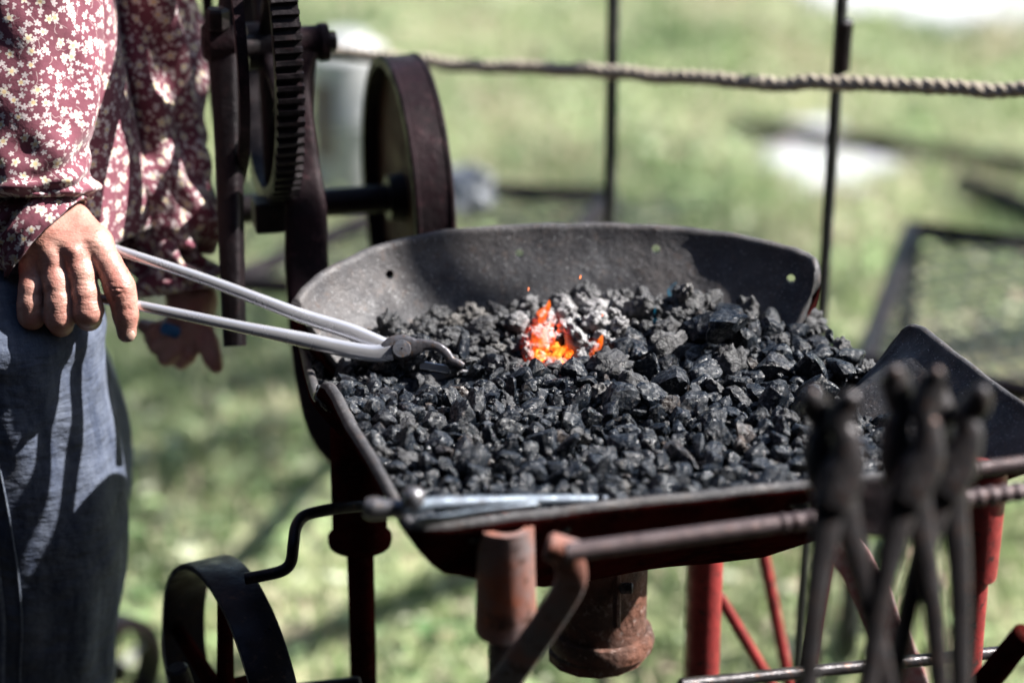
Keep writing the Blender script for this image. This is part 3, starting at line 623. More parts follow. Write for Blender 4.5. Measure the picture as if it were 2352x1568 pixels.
# lower wheel
WX = np.array([math.cos(math.radians(27)), math.sin(math.radians(27)), 0]); WC = P(484, 1622, 2.33); R = .1405; ww = .044
mb = MB(); lathe(mb, WC, WX, [(R-.006, 0), (R-.001, 0), (R, .002), (R, ww-.002), (R-.001, ww), (R-.006, ww)], 120); wo_ = obj('lower_wheel', mb, M['blueiron'], forge, angle=35)
mb = MB(); lathe(mb, WC, WX, [(.001, -.01), (.02, -.01), (.022, 0), (.022, ww), (.02, ww+.01), (.001, ww+.01)], 28); obj('hub', mb, M['darkred'], wo_)
e1 = nrm(np.cross((0, 0, 1), WX)); e2 = np.cross(WX, e1)
for k in range(4):
    a = math.radians(96)+k*math.pi/2; d = e1*math.cos(a)+e2*math.sin(a); c0 = WC+WX*ww*.35
    mb = MB(); tube(mb, [c0+d*.015, c0+d*(R-.004)], [.009, .0072], 14, rb=.0065, up=WX); obj('spoke', mb, M['darkred'], wo_)
mb = MB(); c = P(405, 1530, 2.30); rod(mb, c, c+WX*.012-np.array([0, 0, .05]), .011, 14); obj('handle', mb, M['iron'], wo_)
mb = MB(); rod(mb, WC+WX*ww, vert(P(824, 1400, 2.34), (WC+WX*ww)[2]), .008, 12); obj('axle', mb, M['iron'], wo_)
# crank
cp = [P(563, 1328, 2.24), P(600, 1322, 2.24), P(648, 1310, 2.24), P(668, 1290, 2.24), P(674, 1250, 2.24), P(680, 1210, 2.25), P(700, 1184, 2.26), P(745, 1172, 2.27), P(810, 1163, 2.29), P(870, 1160, 2.31)]
mb = MB(); tube(mb, catmull(cp, 60), .0056, 14); obj('crank_rod', mb, M['blueiron'], forge)
# tool rail
ra = P(1300, 1268, 1.83); rbp = P(2420, 1118, 1.90)
k = 260; pth = np.linspace(ra, rbp, k); sm = np.arange(k); rr = np.where(sm % 7 < 3, .0076, .0066); rr = np.where(sm < 110, .0070, rr)
mb = MB(); tube(mb, pth, rr, 16); obj('tool_rail', mb, M['rebar'], forge)
mb = MB(); tube(mb, catmull([P(1296, 1258, 1.86), P(1312, 1330, 1.87), P(1262, 1420, 1.90), P(1200, 1508, 1.93), P(1140, 1590, 1.96)], 24), .012, 14, rb=.005, power=3, fixed=FW); obj('rail_brace', mb, M['legrust'], forge)
mb = MB(); c = P(1290, 1252, 1.86); rod(mb, c-RT*.012-UP*.0, c+RT*.014-UP*.008, .0115, 12); obj('rail_end', mb, M['legrust'], forge)
mb = MB(); tube(mb, np.linspace(P(2235, 1078, 1.93), P(2440, 1052, 1.96), 120), np.where(np.arange(120) % 7 < 3, .0072, .0062), 14); obj('rim_bar', mb, M['rebar'], forge)

mb = MB(); prism(mb, [P(1885, 1105, 1.835), P(2205, 1080, 1.845), P(2215, 1190, 1.845), P(2060, 1235, 1.84), P(1895, 1225, 1.835)], FW*.006); obj('tool_plate', mb, M['iron'], forge, smooth=False, bevel=.002)
# poker lying at the front left of the pan rim
t = empty('poker', P(1000, 1160, 1.93), 'steel poker with knobbed end resting on the front left rim of the pan', 'poker')
mb = MB(); tube(mb, catmull([P(838, 1164, 1.89), P(858, 1167, 1.89), P(900, 1168, 1.89), P(925, 1168, 1.89)], 20), np.interp(np.linspace(0, 3, 20), range(4), [.007, .0095, .0072, .0072]), 14); obj('handle', mb, M['steelscale'], t)
mb = MB(); tube(mb, catmull([P(922, 1168, 1.89), P(1000, 1156, 1.90), P(1150, 1150, 1.93), P(1330, 1146, 1.96), P(1500, 1150, 2.0)], 30), np.linspace(.0062, .0030, 30), 12, rb=np.linspace(.006, .004, 30)); obj('shaft', mb, M['bluesteel'], t)
mb = MB(); c = P(950, 1143, 1.885); V_, F__ = ico(3); mb.add(V_*.0092+c, F__); obj('knob', mb, M['steelscale'], t)
# flat flux spoon blade
t2 = MB(); tube(t2, catmull([P(955, 1196, 1.87), P(1010, 1192, 1.87), P(1090, 1178, 1.88), P(1230, 1158, 1.90)], 24), np.interp(np.linspace(0, 1, 24), [0, .25, .7, 1], [.004, .011, .009, .004]), 14, rb=.002, power=3, fixed=FW*.4+UP); tag(obj('flat_blade', t2, M['bluesteel']), 'thin grey steel blade lying along the front left corner of the pan rim', 'blade')

# ------------------------------------------------------------------ COAL
TJ = PZ(975, 868, .83); NL = PZ(740, 860, .825)
def H(x, y):
    x = np.asarray(x, float); y = np.asarray(y, float)
    h = .838+0*x
    h = h-.004*sstep((-.00-x)/.13)*sstep((y+.30)/.12)
    h = h+.020*np.exp(-(((x-.17)/.11)**2+((y+.05)/.08)**2))
    h = h+.008*np.exp(-(((x-.05)/.07)**2+((y+.04)/.05)**2))
    h = h-.020*np.exp(-(((x-.033)/.045)**2+((y+.115)/.028)**2))      # fire pit
    h = h-.030*sstep((x-.30)/.10)*sstep((y+.22)/.10)
    h = h+.004*gnoise(x, y, 45, 3)
    h = h-.016*np.exp(-(((x-TJ[0])/.050)**2+((y-TJ[1])/.030)**2))
    h = h-.022*np.exp(-(((x-NL[0])/.05)**2+((y-NL[1])/.045)**2))
    h = h-.014*sstep((x-.27)/.10)*sstep((-.12-y)/.06)
    return h
poly = []
for i in range(NS):
    zr = RIM[i][2]; h = min(float(H(RIM[i][0], RIM[i][1])), zr)
    s_ = 1-(max(h-ZF, 0)/(max(zr-ZF, 1e-3))) ; s_ = 1-(1-np.clip(s_, 0, 1))**(1/1.55) if s_ > 0 else 0
    poly.append((RIM[i]+inw[i]*fl[i]*s_+inw[i]*(.004+.040*WR[i]))[:2])
poly = np.array(poly)
def inside(x, y):
    x = np.atleast_1d(x); y = np.atleast_1d(y); c = np.zeros(len(x), bool); n = len(poly)
    for i in range(n):
        x1, y1 = poly[i]; x2, y2 = poly[(i+1) % n]
        hit = ((y1 > y) != (y2 > y)) & (x < (x2-x1)*(y-y1)/(y2-y1+1e-12)+x1); c ^= hit
    return c
def rock(seed, sub=3, coke=False):
    r = np.random.default_rng(seed); V, F_ = ico(sub)
    if not coke:
        k = r.integers(14, 22); nn = r.normal(size=(k, 3)); nn /= np.linalg.norm(nn, axis=1)[:, None]; hh = r.uniform(.55, .95, k)
        dd = V@nn.T; rr = np.min(np.where(dd > .05, hh/np.maximum(dd, .05), 9), axis=1); rr = np.minimum(rr, 1.35)
        rr *= 1+.025*np.sin(V@r.normal(size=3)*7)+.015*np.sin(V@r.normal(size=3)*14)+.008*r.normal(size=len(V))
    else:
        k = 46; nn = r.normal(size=(k, 3)); nn /= np.linalg.norm(nn, axis=1)[:, None]; s_ = r.uniform(.13, .34, k); am = r.uniform(.12, .34, k)
        dist = np.sqrt(np.maximum(2-2*V@nn.T, 0)); bmp = np.max(np.sqrt(np.maximum(1-(dist/s_)**2, 0))*am, axis=1)
        rr = .74+bmp+.05*np.sin(V@r.normal(size=3)*6)+.02*r.normal(size=len(V))
    V = V*rr[:, None]*r.uniform(.62, 1.1, 3); V /= np.abs(V).max()*.95; return V, F_
def visible_size(p, r):
    d = np.dot(p-CAM, FW); return r/d
FIRE = PZ(1285, 765, .825)
places = []; pxy = []; prr = []
def throw(cnt, lo, hi, tries, f=.74, sel=None):
    global pxy, prr
    got = 0; bb0 = poly.min(0); bb1 = poly.max(0)
    X = rng.uniform(bb0[0], bb1[0], tries); Y = rng.uniform(bb0[1], bb1[1], tries); ok = inside(X, Y)
    for x, y in zip(X[ok], Y[ok]):
        if got >= cnt: break
        if sel is not None and not sel(x, y): continue
        r = rng.uniform(lo, hi)
        if pxy:
            A = np.array(pxy); 
            if np.any(np.hypot(A[:, 0]-x, A[:, 1]-y) < f*(np.array(prr)+r)): continue
        pxy.append((x, y)); prr.append(r); got += 1
    return got
firesel = lambda x, y: ((x-FIRE[0]-.012)/.075)**2+((y-FIRE[1]+.0)/.07)**2 < 1
heapsel = lambda x, y: x > .09 and y > -.27
throw(26, .011, .017, 4000, .80, firesel)
throw(30, .015, .021, 3000, .76, heapsel)
throw(60, .011, .016, 3000, .76, heapsel)
throw(120, .0110, .0155, 6000, .80)
throw(430, .0082, .0125, 20000, .78, lambda x, y: y < -.20)
throw(420, .0078, .0108, 20000, .80)
throw(1500, .0045, .0072, 30000, .80)
nb = len(pxy)
recs = []
def cokezone(x, y):
    q = ((x-FIRE[0]-.02)/.11)**2+((y-FIRE[1]+.0)/.085)**2
    return q
for (x, y), r in zip(pxy, prr):
    z = float(H(x, y))+rng.uniform(-.25, .35)*r-.002
    q = cokezone(x, y); u_ = rng.uniform()
    ck = (q < 1.1 and u_ < .9) or (x < FIRE[0] and y > -.15 and u_ < .75) or (y > -.10 and u_ < .28) or u_ < .05
    recs.append([x, y, z, r, ck, q])
# shaped extra: large ashy coke on the right notch, tall one at the left back
SPECIAL = {}
for u, v, zz, r, ck in ((1945, 845, .822, .019, True), (1655, 748, .868, .021, False), (892, 742, .846, .013, True), (1570, 676, .872, .013, True), (1290, 694, .846, .013, True), (1345, 690, .848, .018, True), (1220, 715, .838, .014, True), (1428, 800, .845, .016, False), (1240, 775, .842, .014, True)):
    p = PZ(u, v, zz); recs.append([p[0], p[1], p[2], r, ck, cokezone(p[0], p[1])])
    lb = {1945: 'large ash-crusted lump spilling over the right notch of the pan', 1655: 'largest blocky black lump, on top of the heap right of the fire', 892: 'knobbly lump standing tallest at the left back, against the pan wall', 1345: 'large dark crusty lump crowning the back of the fire', 1428: 'round brownish-black lump just right of the small right flame'}.get(u)
    if lb: SPECIAL[len(recs)-1] = lb
# a few loose lumps dropped lower to fill gaps
bb0 = poly.min(0); bb1 = poly.max(0); X = rng.uniform(bb0[0], bb1[0], 2600); Y = rng.uniform(bb0[1], bb1[1], 2600); ok = inside(X, Y)
for x, y in zip(X[ok], Y[ok]): recs.append([x, y, float(H(x, y))-rng.uniform(.003, .010), rng.uniform(.004, .008), rng.uniform() < .12, 9])
rocks = [mkmesh('coal_lump', *rock(100+i), M['coal'], i % 3 == 0, 32) for i in range(16)]
cokes = [mkmesh('coke_lump', *rock(300+i, 4, True), M['coke'], True, None) for i in range(9)]
smallr = [rock(500+i, 2) for i in range(10)]; smallc = [rock(600+i, 3, True) for i in range(6)]
for q_ in recs:
    e_ = ((q_[0]-TJ[0]-.012)/.055)**2+((q_[1]-TJ[1])/.032)**2
    if e_ < 1: q_[2] -= .013*(1-e_)**.4
order = sorted(range(len(recs)), key=lambda i: -visible_size(np.array(recs[i][:3]), recs[i][3]))
coal_n = coke_n = 0; rest_coal = MB(); rest_coke = MB(); PLACED = []
def randrot(): 
    q = nrm(rng.normal(size=4)); return Matrix(((1, 0, 0), (0, 1, 0), (0, 0, 1))) if False else __import__('mathutils').Quaternion(q)
for i in order:
    x, y, z, r, ck, q = recs[i]
    sc = np.array([r*rng.uniform(.95, 1.25), r*rng.uniform(.85, 1.1), r*rng.uniform(.75, 1.0)])
    R3 = randrot()
    if not ck and coal_n < 290 and r > .0075:
        o = bpy.data.objects.new('coal_lump', rocks[rng.integers(16)]); scene.collection.objects.link(o); coal_n += 1
        o.location = (x, y, z); o.rotation_mode = 'QUATERNION'; o.rotation_quaternion = R3; o.scale = sc*1.08
        tag(o, 'black angular lump of coal in the heap filling the forge pan', 'coal', 'black coal lumps in the forge pan')
        if i in SPECIAL: o['label'] = SPECIAL[i]
    elif ck and coke_n < 150 and r > .0068:
        o = bpy.data.objects.new('coke_lump', cokes[rng.integers(9)]); scene.collection.objects.link(o); coke_n += 1
        o.location = (x, y, z); o.rotation_mode = 'QUATERNION'; o.rotation_quaternion = R3; o.scale = sc*1.12
        tag(o, 'knobbly ash-grey piece of coke in the forge pan, round and behind the fire', 'coke', 'grey coke pieces in the forge pan')
        if i in SPECIAL: o['label'] = SPECIAL[i]
    else:
        V_, F__ = (smallc[rng.integers(6)] if ck else smallr[rng.integers(10)])
        Rm = np.array(R3.to_matrix()); (rest_coke if ck else rest_coal).add((V_*sc)@Rm.T+np.array([x, y, z]), F__)
# bed below
gx = np.linspace(bb0[0], bb1[0], 90); gy = np.linspace(bb0[1], bb1[1], 90); XX, YY = np.meshgrid(gx, gy, indexing='ij'); ins = inside(XX.ravel(), YY.ravel()).reshape(XX.shape)
ZZ = H(XX, YY)-.009; V_ = np.stack([XX, YY, ZZ], -1).reshape(-1, 3); F__ = [(i*90+j, (i+1)*90+j, (i+1)*90+j+1, i*90+j+1) for i in range(89) for j in range(89) if ins[i, j] and ins[i+1, j+1] and ins[i+1, j] and ins[i, j+1]]
rest_coal.add(V_, F__)
tag(obj('coal_bed', rest_coal, M['coal'], smooth=False), 'bed of small coal pieces filling the gaps in the forge pan', 'coal', kind='stuff')
tag(obj('coke_crumbs', rest_coke, M['coke'], angle=None), 'small grey coke crumbs scattered over the coal near the fire', 'coke', kind='stuff')
# embers
emb = [(1268, 812, 15, -.004), (1245, 825, 12, -.004), (1300, 822, 12, -.006), (1258, 786, 12, .0), (1285, 838, 10, -.004), (1240, 752, 11, .0), (1372, 800, 13, -.004), (1360, 818, 11, -.002), (1345, 790, 9, -.006), (1262, 732, 9, .002), (1228, 800, 9, -.004)]
emesh = [mkmesh('glowing_ember', *rock(700+i, 4, True), M['ember'], True, None) for i in range(4)]
for k, (u, v, r, dz) in enumerate(emb):
    p = PZ(u, v, .829+dz); o = bpy.data.objects.new('glowing_ember', emesh[k % 4]); scene.collection.objects.link(o)
    o.location = p; o.rotation_euler = tuple(rng.uniform(0, 6, 3)); o.scale = np.array([r, r, r*.85])/1000
    tag(o, 'orange glowing ember in the heart of the fire', 'ember', 'glowing embers in the fire')
def flame(name, pts, widths, mat, label, group, dep=None):
    P3 = [PZ(u, v, z_) for u, v, z_ in pts]; base = P3[0]; P3 = [np.array([q[0], base[1]+.004*i, 0]) for i, q in enumerate(P3)]
    P3 = [PY(u, v, base[1]+.003*i) for i, (u, v, z_) in enumerate(pts)]
    k = 24; pth = catmull(P3, k); wi = np.interp(np.linspace(0, 1, k), np.linspace(0, 1, len(widths)), widths)/2400
    mb = MB(); tube(mb, pth, wi, 14, rb=wi*.5, fixed=FW); tag(obj(name, mb, mat), label, 'flame', group)
FG = 'orange flames in the fire'
flame('flame', [(1245, 828, .832), (1238, 790, 0), (1246, 755, 0), (1240, 728, 0), (1258, 706, 0), (1262, 688, 0)], [16, 22, 18, 14, 8, 1], M['flame'], 'tallest orange flame rising at the left of the fire', FG)
flame('flame', [(1272, 832, .830), (1280, 812, 0), (1300, 800, 0), (1318, 812, 0)], [9, 10, 7, 1], M['flame'], 'low orange flame curling right from the foot of the fire', FG)
flame('flame', [(1362, 825, .832), (1368, 805, 0), (1378, 785, 0), (1384, 768, 0)], [12, 12, 8, 1], M['flame'], 'small orange flame at the right of the fire beside a dark lump', FG)
flame('flame', [(1248, 752, .838), (1262, 738, 0), (1284, 728, 0), (1290, 712, 0)], [12, 12, 7, 1], M['flame'], 'thin orange flame licking over the dark coke at the top of the fire', FG)
flame('flame', [(1525, 765, .845), (1512, 745, 0), (1502, 728, 0), (1506, 706, 0)], [9, 7, 4, .5], M['blueflame'], 'pale blue flame above the coal right of the fire', 'small blue flames')
flame('flame', [(1548, 690, .862), (1538, 670, 0), (1546, 655, 0), (1556, 648, 0)], [7, 6, 4, .5], M['blueflame'], 'faint blue flame against the shaded back wall of the pan', 'small blue flames')
for k, (u, v, d) in enumerate(((1213, 668, 2.29), (1332, 640, 2.29), (1383, 727, 2.26), (1216, 756, 2.25))):
    a = P(u, v, d); mb = MB(); rod(mb, a, a+UP*.003+RT*.0008, .0005, 6); tag(obj('spark', mb, M['ember']), ['tiny orange spark above the left side of the fire', 'highest tiny orange spark, in front of the pan back wall', 'tiny orange spark over the dark lumps at the back of the fire', 'lowest tiny spark, beside the tall flame'][k], 'spark', 'sparks over the fire')

# ------------------------------------------------------------------ TONGS in use
JD = 2.262
tg = empty('blacksmith_tongs', P(922, 802, JD), 'long steel tongs held in the right hand, jaws gripping a steel bar in the coals', 'tongs')
def ribbon(mb, pts, halfw, thick, power=3.0, n=70):
    """pts (u,v,depth); halfw in px"""
    P3 = catmull([P(*q) for q in pts], n); t = np.linspace(0, len(pts)-1, n); hw = np.interp(t, range(len(pts)), halfw)/2450
    th = np.interp(t, range(len(pts)), thick) if hasattr(thick, '__len__') else np.full(n, thick)
    tube(mb, P3, hw, 20, rb=th, power=power, fixed=FW)
d1, d2 = JD-.006, JD+.007
mb = MB(); ribbon(mb, [(175, 672, 2.262), (245, 688, 2.262), (330, 704, 2.258), (450, 729, 2.256), (560, 752, 2.256), (640, 768, 2.256), (710, 783, d1), (800, 803, d1), (862, 812, d1), (900, 806, d1)], [11, 11.5, 12, 13, 14, 16, 18, 19, 20, 22], [.0054, .0054, .0056, .0056, .0056, .0055, .0055, .0055, .0055, .0055], 2.6); r1 = obj('rein', mb, M['steel'], tg)
mb = MB(); ribbon(mb, [(150, 535, 2.275), (215, 556, 2.275), (280, 578, 2.272), (400, 617, 2.27), (500, 652, 2.27), (600, 690, d2), (700, 728, d2), (800, 760, d2), (870, 790, d2), (912, 812, d2)], [11, 11.5, 12, 12.5, 13.5, 15, 17, 19, 20, 22], .0055, 2.6); r2 = obj('rein', mb, M['steel'], tg)
mb = MB(); ribbon(mb, [(885, 808, d1), (905, 798, d1), (928, 797, d1), (952, 797, d1), (975, 792, d1), (1002, 795, d1), (1024, 810, d1), (1036, 826, d1), (1050, 833, d1), (1064, 841, d1)], [20, 27, 29, 22, 13, 11, 11, 10, 10, 8], .0050, 3.2); obj('jaw', mb, M['jawsteel'], tg)
mb = MB(); ribbon(mb, [(892, 805, d2), (918, 812, d2), (945, 838, d2), (962, 858, d2-.002), (985, 866, d2-.004), (1010, 860, d2-.004), (1040, 852, d2-.004), (1062, 850, d2-.004)], [22, 28, 22, 16, 13, 15, 13, 10], .0050, 3.2); obj('jaw', mb, M['jawsteel'], tg)
mb = MB(); c = P(923, 803, d1-.005); lathe(mb, c, -FW+UP*.25, [(.001, 0), (.0086, 0), (.0089, .003), (.0080, .0045), (.001, .0048)], 24); obj('rivet', mb, M['steelscale'], tg)
mb = MB(); box(mb, P(1000, 843, JD), nrm(P(1100, 860, JD)-P(1000, 843, JD))*.015, UP*.0038, FW*.004); tube(mb, [P(1020, 847, JD), P(1085, 856, JD), P(1130, 866, JD)], .0022, 8); tag(obj('steel_bar', mb, M['steel'], bevel=.0006, smooth=False), 'short bright square steel bar gripped in the jaws of the tongs', 'workpiece')

# ------------------------------------------------------------------ hanging tongs on the rail
def hanging(u, v, dep, ang, splay, jaw, scale, label, flip=1):
    C0 = P(u, v, dep); t = empty('blacksmith_tongs', C0, label, 'tongs', 'tongs hanging on the tool rail')
    ex = nrm(RT*math.cos(ang)+UP*math.sin(ang)); ey = nrm(np.cross(FW, ex)); ey = -ey if ey[2] < 0 else ey
    def q(x, y, dz=0): return C0+ex*x*scale+ey*y*scale+FW*dz
    for sg in (-1, 1):
        dz = .006*sg*flip; mb = MB()
        pts = [q(sg*.004, .0, dz), q(sg*.010, -.03, dz), q(sg*(.014+splay*.25), -.09, dz), q(sg*(.016+splay*.6), -.2, dz), q(sg*(.016+splay), -.33, dz), q(sg*(.016+splay), -.45, dz)]
        tube(mb, catmull(pts, 40), np.interp(np.linspace(0, 5, 40), range(6), [.013, .010, .0080, .007, .0062, .0058]), 14, rb=.0055, power=2.6, fixed=FW); obj('rein', mb, M['toolsteel'], t)
        mb = MB(); pts = [q(-sg*a, b_, dz) for a, b_ in jaw]; pts = [q(sg*.004, -.01, dz)]+pts; k = len(pts)
        tube(mb, catmull(pts, 36), np.interp(np.linspace(0, 1, 36), [0, .25, .5, .72, 1], [.014, .015, .0115, .0085, .0115]), 14, rb=.009, power=2.4, fixed=FW); jo = obj('jaw', mb, M['toolsteel'], t)
        for kk, rk in ((-1, rng.uniform(.0065, .009)),):  # knob added so the jaw end catches a sun glint
            mb = MB(); V_, F__ = ico(2); mb.add(V_*np.array([rk, rk*.8, rk*rng.uniform(.9, 1.7)])+pts[kk]-FW*.006, F__); obj('glint_knob', mb, M['toolsteel'], jo)
    mb = MB(); rod(mb, C0-FW*.015, C0+FW*.015, .008, 16); obj('rivet', mb, M['toolsteel'], t)
    return t
hanging(1918, 1130, 1.67, .06, .035, [(.004, .010), (.010, .024), (.010, .042), (.006, .054), (.014, .072)], .88, 'leftmost hanging tongs on the rail, with short rounded jaws')
hanging(2090, 1120, 1.68, -.03, .03, [(.004, .010), (.011, .026), (.011, .046), (.008, .060), (.015, .086)], .90, 'middle hanging tongs on the rail, with the tallest forked jaws')
hanging(2176, 1105, 1.70, -.10, .026, [(.004, .010), (.009, .024), (.012, .040), (.008, .052), (.017, .066)], .88, 'rightmost hanging tongs on the rail, with pale flattened jaw tips')

# ------------------------------------------------------------------ small iron wheel standing on the grass
wc = PZ(262, 1545, .075); A2 = nrm((1, -.75, 0)); t = empty('iron_wheel', (wc[0], wc[1], 0), 'small dark spoked iron wheel on the grass behind the trouser leg', 'wheel')
R = .078; wc[2] = R
mb = MB(); lathe(mb, wc, A2, [(R-.018, -.017), (R, -.016), (R, .016), (R-.018, .017)], 60); obj('rim', mb, M['iron'], t)
mb = MB(); lathe(mb, wc, A2, [(.001, -.014), (.014, -.014), (.014, .014), (.001, .014)], 24); obj('hub', mb, M['iron'], t)
e1 = nrm(np.cross((0, 0, 1), A2)); e2 = np.cross(A2, e1)
for k in range(6):
    a = k*math.pi/3+.3; d = e1*math.cos(a)+e2*math.sin(a); mb = MB(); rod(mb, wc+d*.01, wc+d*(R-.006), .0045, 8); obj('spoke', mb, M['galv'] if k == 0 else M['iron'], t)

# ------------------------------------------------------------------ tree added out of view to shade lawn, far sleeve and pan wall
tree = empty('tree', (3.3, 2.3, 0), 'leafy tree added out of view at the right to throw dappled shade', 'tree')
M['bark'] = surf('bark', (.10, .08, .06), (.06, .05, .04), None, 20, .9); M['leaf'] = surf('leaf_green', (.09, .15, .05), (.06, .10, .03), None, 8, .6)
mb = MB(); tube(mb, catmull([(3.3, 2.3, -.05), (3.25, 2.3, .8), (3.1, 2.2, 1.7), (2.7, 2.1, 2.3), (2.0, 2.0, 2.55)], 30), np.linspace(.13, .03, 30), 14)
tube(mb, catmull([(3.1, 2.2, 1.7), (2.6, 1.5, 2.3), (1.9, .8, 2.5), (1.2, .38, 2.52)], 24), np.linspace(.06, .012, 24), 10); tk = obj('trunk', mb, M['bark'], tree)
br = []
for line in (((1010, 540), (1035, 600), (1085, 660), (1190, 705)), ((950, 550), (965, 620), (1010, 680), (1090, 735))):  # added twigs, shaped to cast curved shade bands on the pan wall
    pp = []
    for u, v in line:
        h = bvh.ray_cast(Vector(CAM-offp), Vector(nrm(ray(u, v))))
        if h[0] is not None: pp.append(np.array(h[0])+offp+sd*(1.66/sd[2]*1.0))
    pp = [pp[0]+(pp[0]-pp[-1])*1.2]+pp
    mb = MB(); tube(mb, catmull(pp, 30), np.linspace(.011, .008, 30), 10); obj('shade_branch', mb, M['bark'], tk)
mb = MB()
for cx, cy, cz, rx, ry, rz, nn_, sz in ((1.92, 2.05, 2.5, .42, .62, .3, 900, .035), (1.12, .345, 2.5, .30, .135, .10, 420, .024), (2.5, 2.6, 2.6, .7, .6, .5, 900, .04)):
    for k in range(nn_):
        d = nrm(rng.normal(size=3))*rng.uniform()**.45; c = np.array([cx+d[0]*rx, cy+d[1]*ry, cz+d[2]*rz]); a = nrm(rng.normal(size=3)); b_ = nrm(np.cross(a, rng.normal(size=3))); L_ = sz*rng.uniform(.6, 1.2)
        mb.add([c-a*L_, c+b_*L_*.45, c+a*L_, c-b_*L_*.45], [(0, 1, 2, 3)])
obj('shade_crown', mb, M['leaf'], tree, smooth=False)

# ------------------------------------------------------------------ PERSON
def surface_nets(fn, lo, hi, h):
    ax = [np.arange(lo[i], hi[i]+h, h) for i in range(3)]; nx, ny, nz = map(len, ax)
    X, Y, Z = np.meshgrid(*ax, indexing='ij'); D = fn(np.stack([X.ravel(), Y.ravel(), Z.ravel()], 1)).reshape(nx, ny, nz)
    S = D < 0; cn = (nx-1, ny-1, nz-1); acc = np.zeros(cn+(3,)); cnt = np.zeros(cn)
    corners = [(i, j, k) for i in (0, 1) for j in (0, 1) for k in (0, 1)]
    sl_ = lambda A, c: A[c[0]:c[0]+cn[0], c[1]:c[1]+cn[1], c[2]:c[2]+cn[2]]
    for a in corners:
        for d in range(3):
            if a[d] == 1: continue
            b_ = list(a); b_[d] = 1; b_ = tuple(b_)
            Da, Db = sl_(D, a), sl_(D, b_); cr = (Da < 0) != (Db < 0); t_ = np.where(cr, Da/(Da-Db+1e-20), 0)
            for e in range(3): acc[..., e] += np.where(cr, a[e]+(t_ if e == d else 0), 0)
            cnt += cr
    m_ = cnt > 0; idx = -np.ones(cn, int); idx[m_] = np.arange(m_.sum()); I = np.argwhere(m_)
    V = (I+acc[m_]/cnt[m_][:, None])*h+np.array([a[0] for a in ax]); F_ = []
    for d in range(3):
        e, f_ = [q for q in range(3) if q != d]
        A = np.take(S, range(S.shape[d]-1), axis=d); B_ = np.take(S, range(1, S.shape[d]), axis=d); cr = np.argwhere(A != B_)
        cr = cr[(cr[:, e] > 0) & (cr[:, f_] > 0) & (cr[:, e] < D.shape[e]-1) & (cr[:, f_] < D.shape[f_]-1)]
        for p in cr:
            q0 = p.copy(); q1 = p.copy(); q1[e] -= 1; q2 = q1.copy(); q2[f_] -= 1; q3 = p.copy(); q3[f_] -= 1
            ids = [idx[tuple(q)] for q in (q0, q1, q2, q3)]
            if S[tuple(p)] ^ (d == 1): ids = ids[::-1]
            F_.append(tuple(ids[::-1]))
    return V, F_
def cone_sdf(p, a, b_, ra, rb_):
    ba = b_-a; t_ = np.clip((p-a)@ba/(ba@ba+1e-12), 0, 1); return np.linalg.norm(p-a-t_[:, None]*ba, axis=1)-(ra+(rb_-ra)*t_)
def smin(a, b_, k): h = np.maximum(k-np.abs(a-b_), 0)/k; return np.minimum(a, b_)-h*h*k*.25
def chain_sdf(p, ch, k=.004):
    d = None
    for i in range(len(ch)-1):
        q = cone_sdf(p, ch[i][0], ch[i+1][0], ch[i][1], ch[i+1][1]); d = q if d is None else smin(d, q, k)
    return d
HD = 2.262
def hp(u, v, dz, r): return (P(u, v, HD+dz/1000), r/1000)
fing = [
 [hp(220, 560, -7, 14), hp(248, 606, -13, 12.6), hp(264, 636, -16, 12.8), hp(275, 662, -17, 14.0), hp(283, 690, -15, 12.2), hp(288, 722, -12, 11.4), hp(291, 764, -7, 9.2)],
 [hp(170, 578, -14, 14), hp(188, 630, -18, 12.8), hp(196, 676, -20, 12.8), hp(201, 714, -18, 14.2), hp(204, 730, -4, 11.4), hp(202, 716, 14, 10.4), hp(199, 690, 21, 9)],
 [hp(120, 592, -14, 13.4), hp(130, 650, -19, 12.6), hp(135, 696, -20, 12.8), hp(137, 728, -17, 14.0), hp(140, 744, -2, 11.0), hp(140, 728, 14, 10), hp(140, 700, 21, 9)],
 [hp(76, 616, -9, 12.4), hp(72, 665, -15, 11.4), hp(70, 698, -16, 11.6), hp(73, 724, -12, 12.4), hp(78, 736, 2, 10), hp(82, 722, 14, 9.4), hp(86, 700, 19, 8.4)]]
palm = [[hp(60, 480, 16, 22), hp(112, 535, 6, 22), hp(172, 578, -12, 13.5)], [hp(112, 535, 6, 22), hp(215, 560, -4, 14)], [hp(100, 545, 4, 20), hp(122, 592, -12, 13.5)], [hp(96, 548, 6, 18), hp(80, 615, -4, 13)],
        [hp(150, 600, 8, 13), hp(100, 640, 8, 12)], [hp(175, 500, 8, 13), hp(222, 560, -5, 12)], [hp(-30, 400, 30, 28), hp(70, 490, 14, 24)]]
tend = [[hp(120, 530, -14, 3), hp(215, 556, -19.5, 3.2)], [hp(112, 535, -15, 3), hp(170, 578, -27, 3.2)], [hp(100, 540, -14, 3), hp(120, 592, -26, 3.)]]
thumb = [hp(170, 520, 16, 14), hp(225, 580, 20, 12), hp(262, 640, 20, 10.5), hp(282, 690, 16, 9)]
def hand_sdf(p):
    pd = None
    for c in palm: q = chain_sdf(p, c); pd = q if pd is None else smin(pd, q, .016)
    pd = smin(pd, chain_sdf(p, thumb, .006), .012)
    for c in tend: pd = smin(pd, chain_sdf(p, c), .006)
    out = None
    for f in fing:
        q = chain_sdf(p, f, .005); q = smin(q, pd, .007); out = q if out is None else np.minimum(out, q)
    # knuckle wrinkles
    for f in (fing[0][3], fing[0][5]):
        for s_ in (-.005, 0, .005):
            c = f[0]-FW*(f[1]*.98)+UP*s_; out = np.maximum(out, -(cone_sdf(p, c-RT*.005, c+RT*.005, .0007, .0007)))
    return out
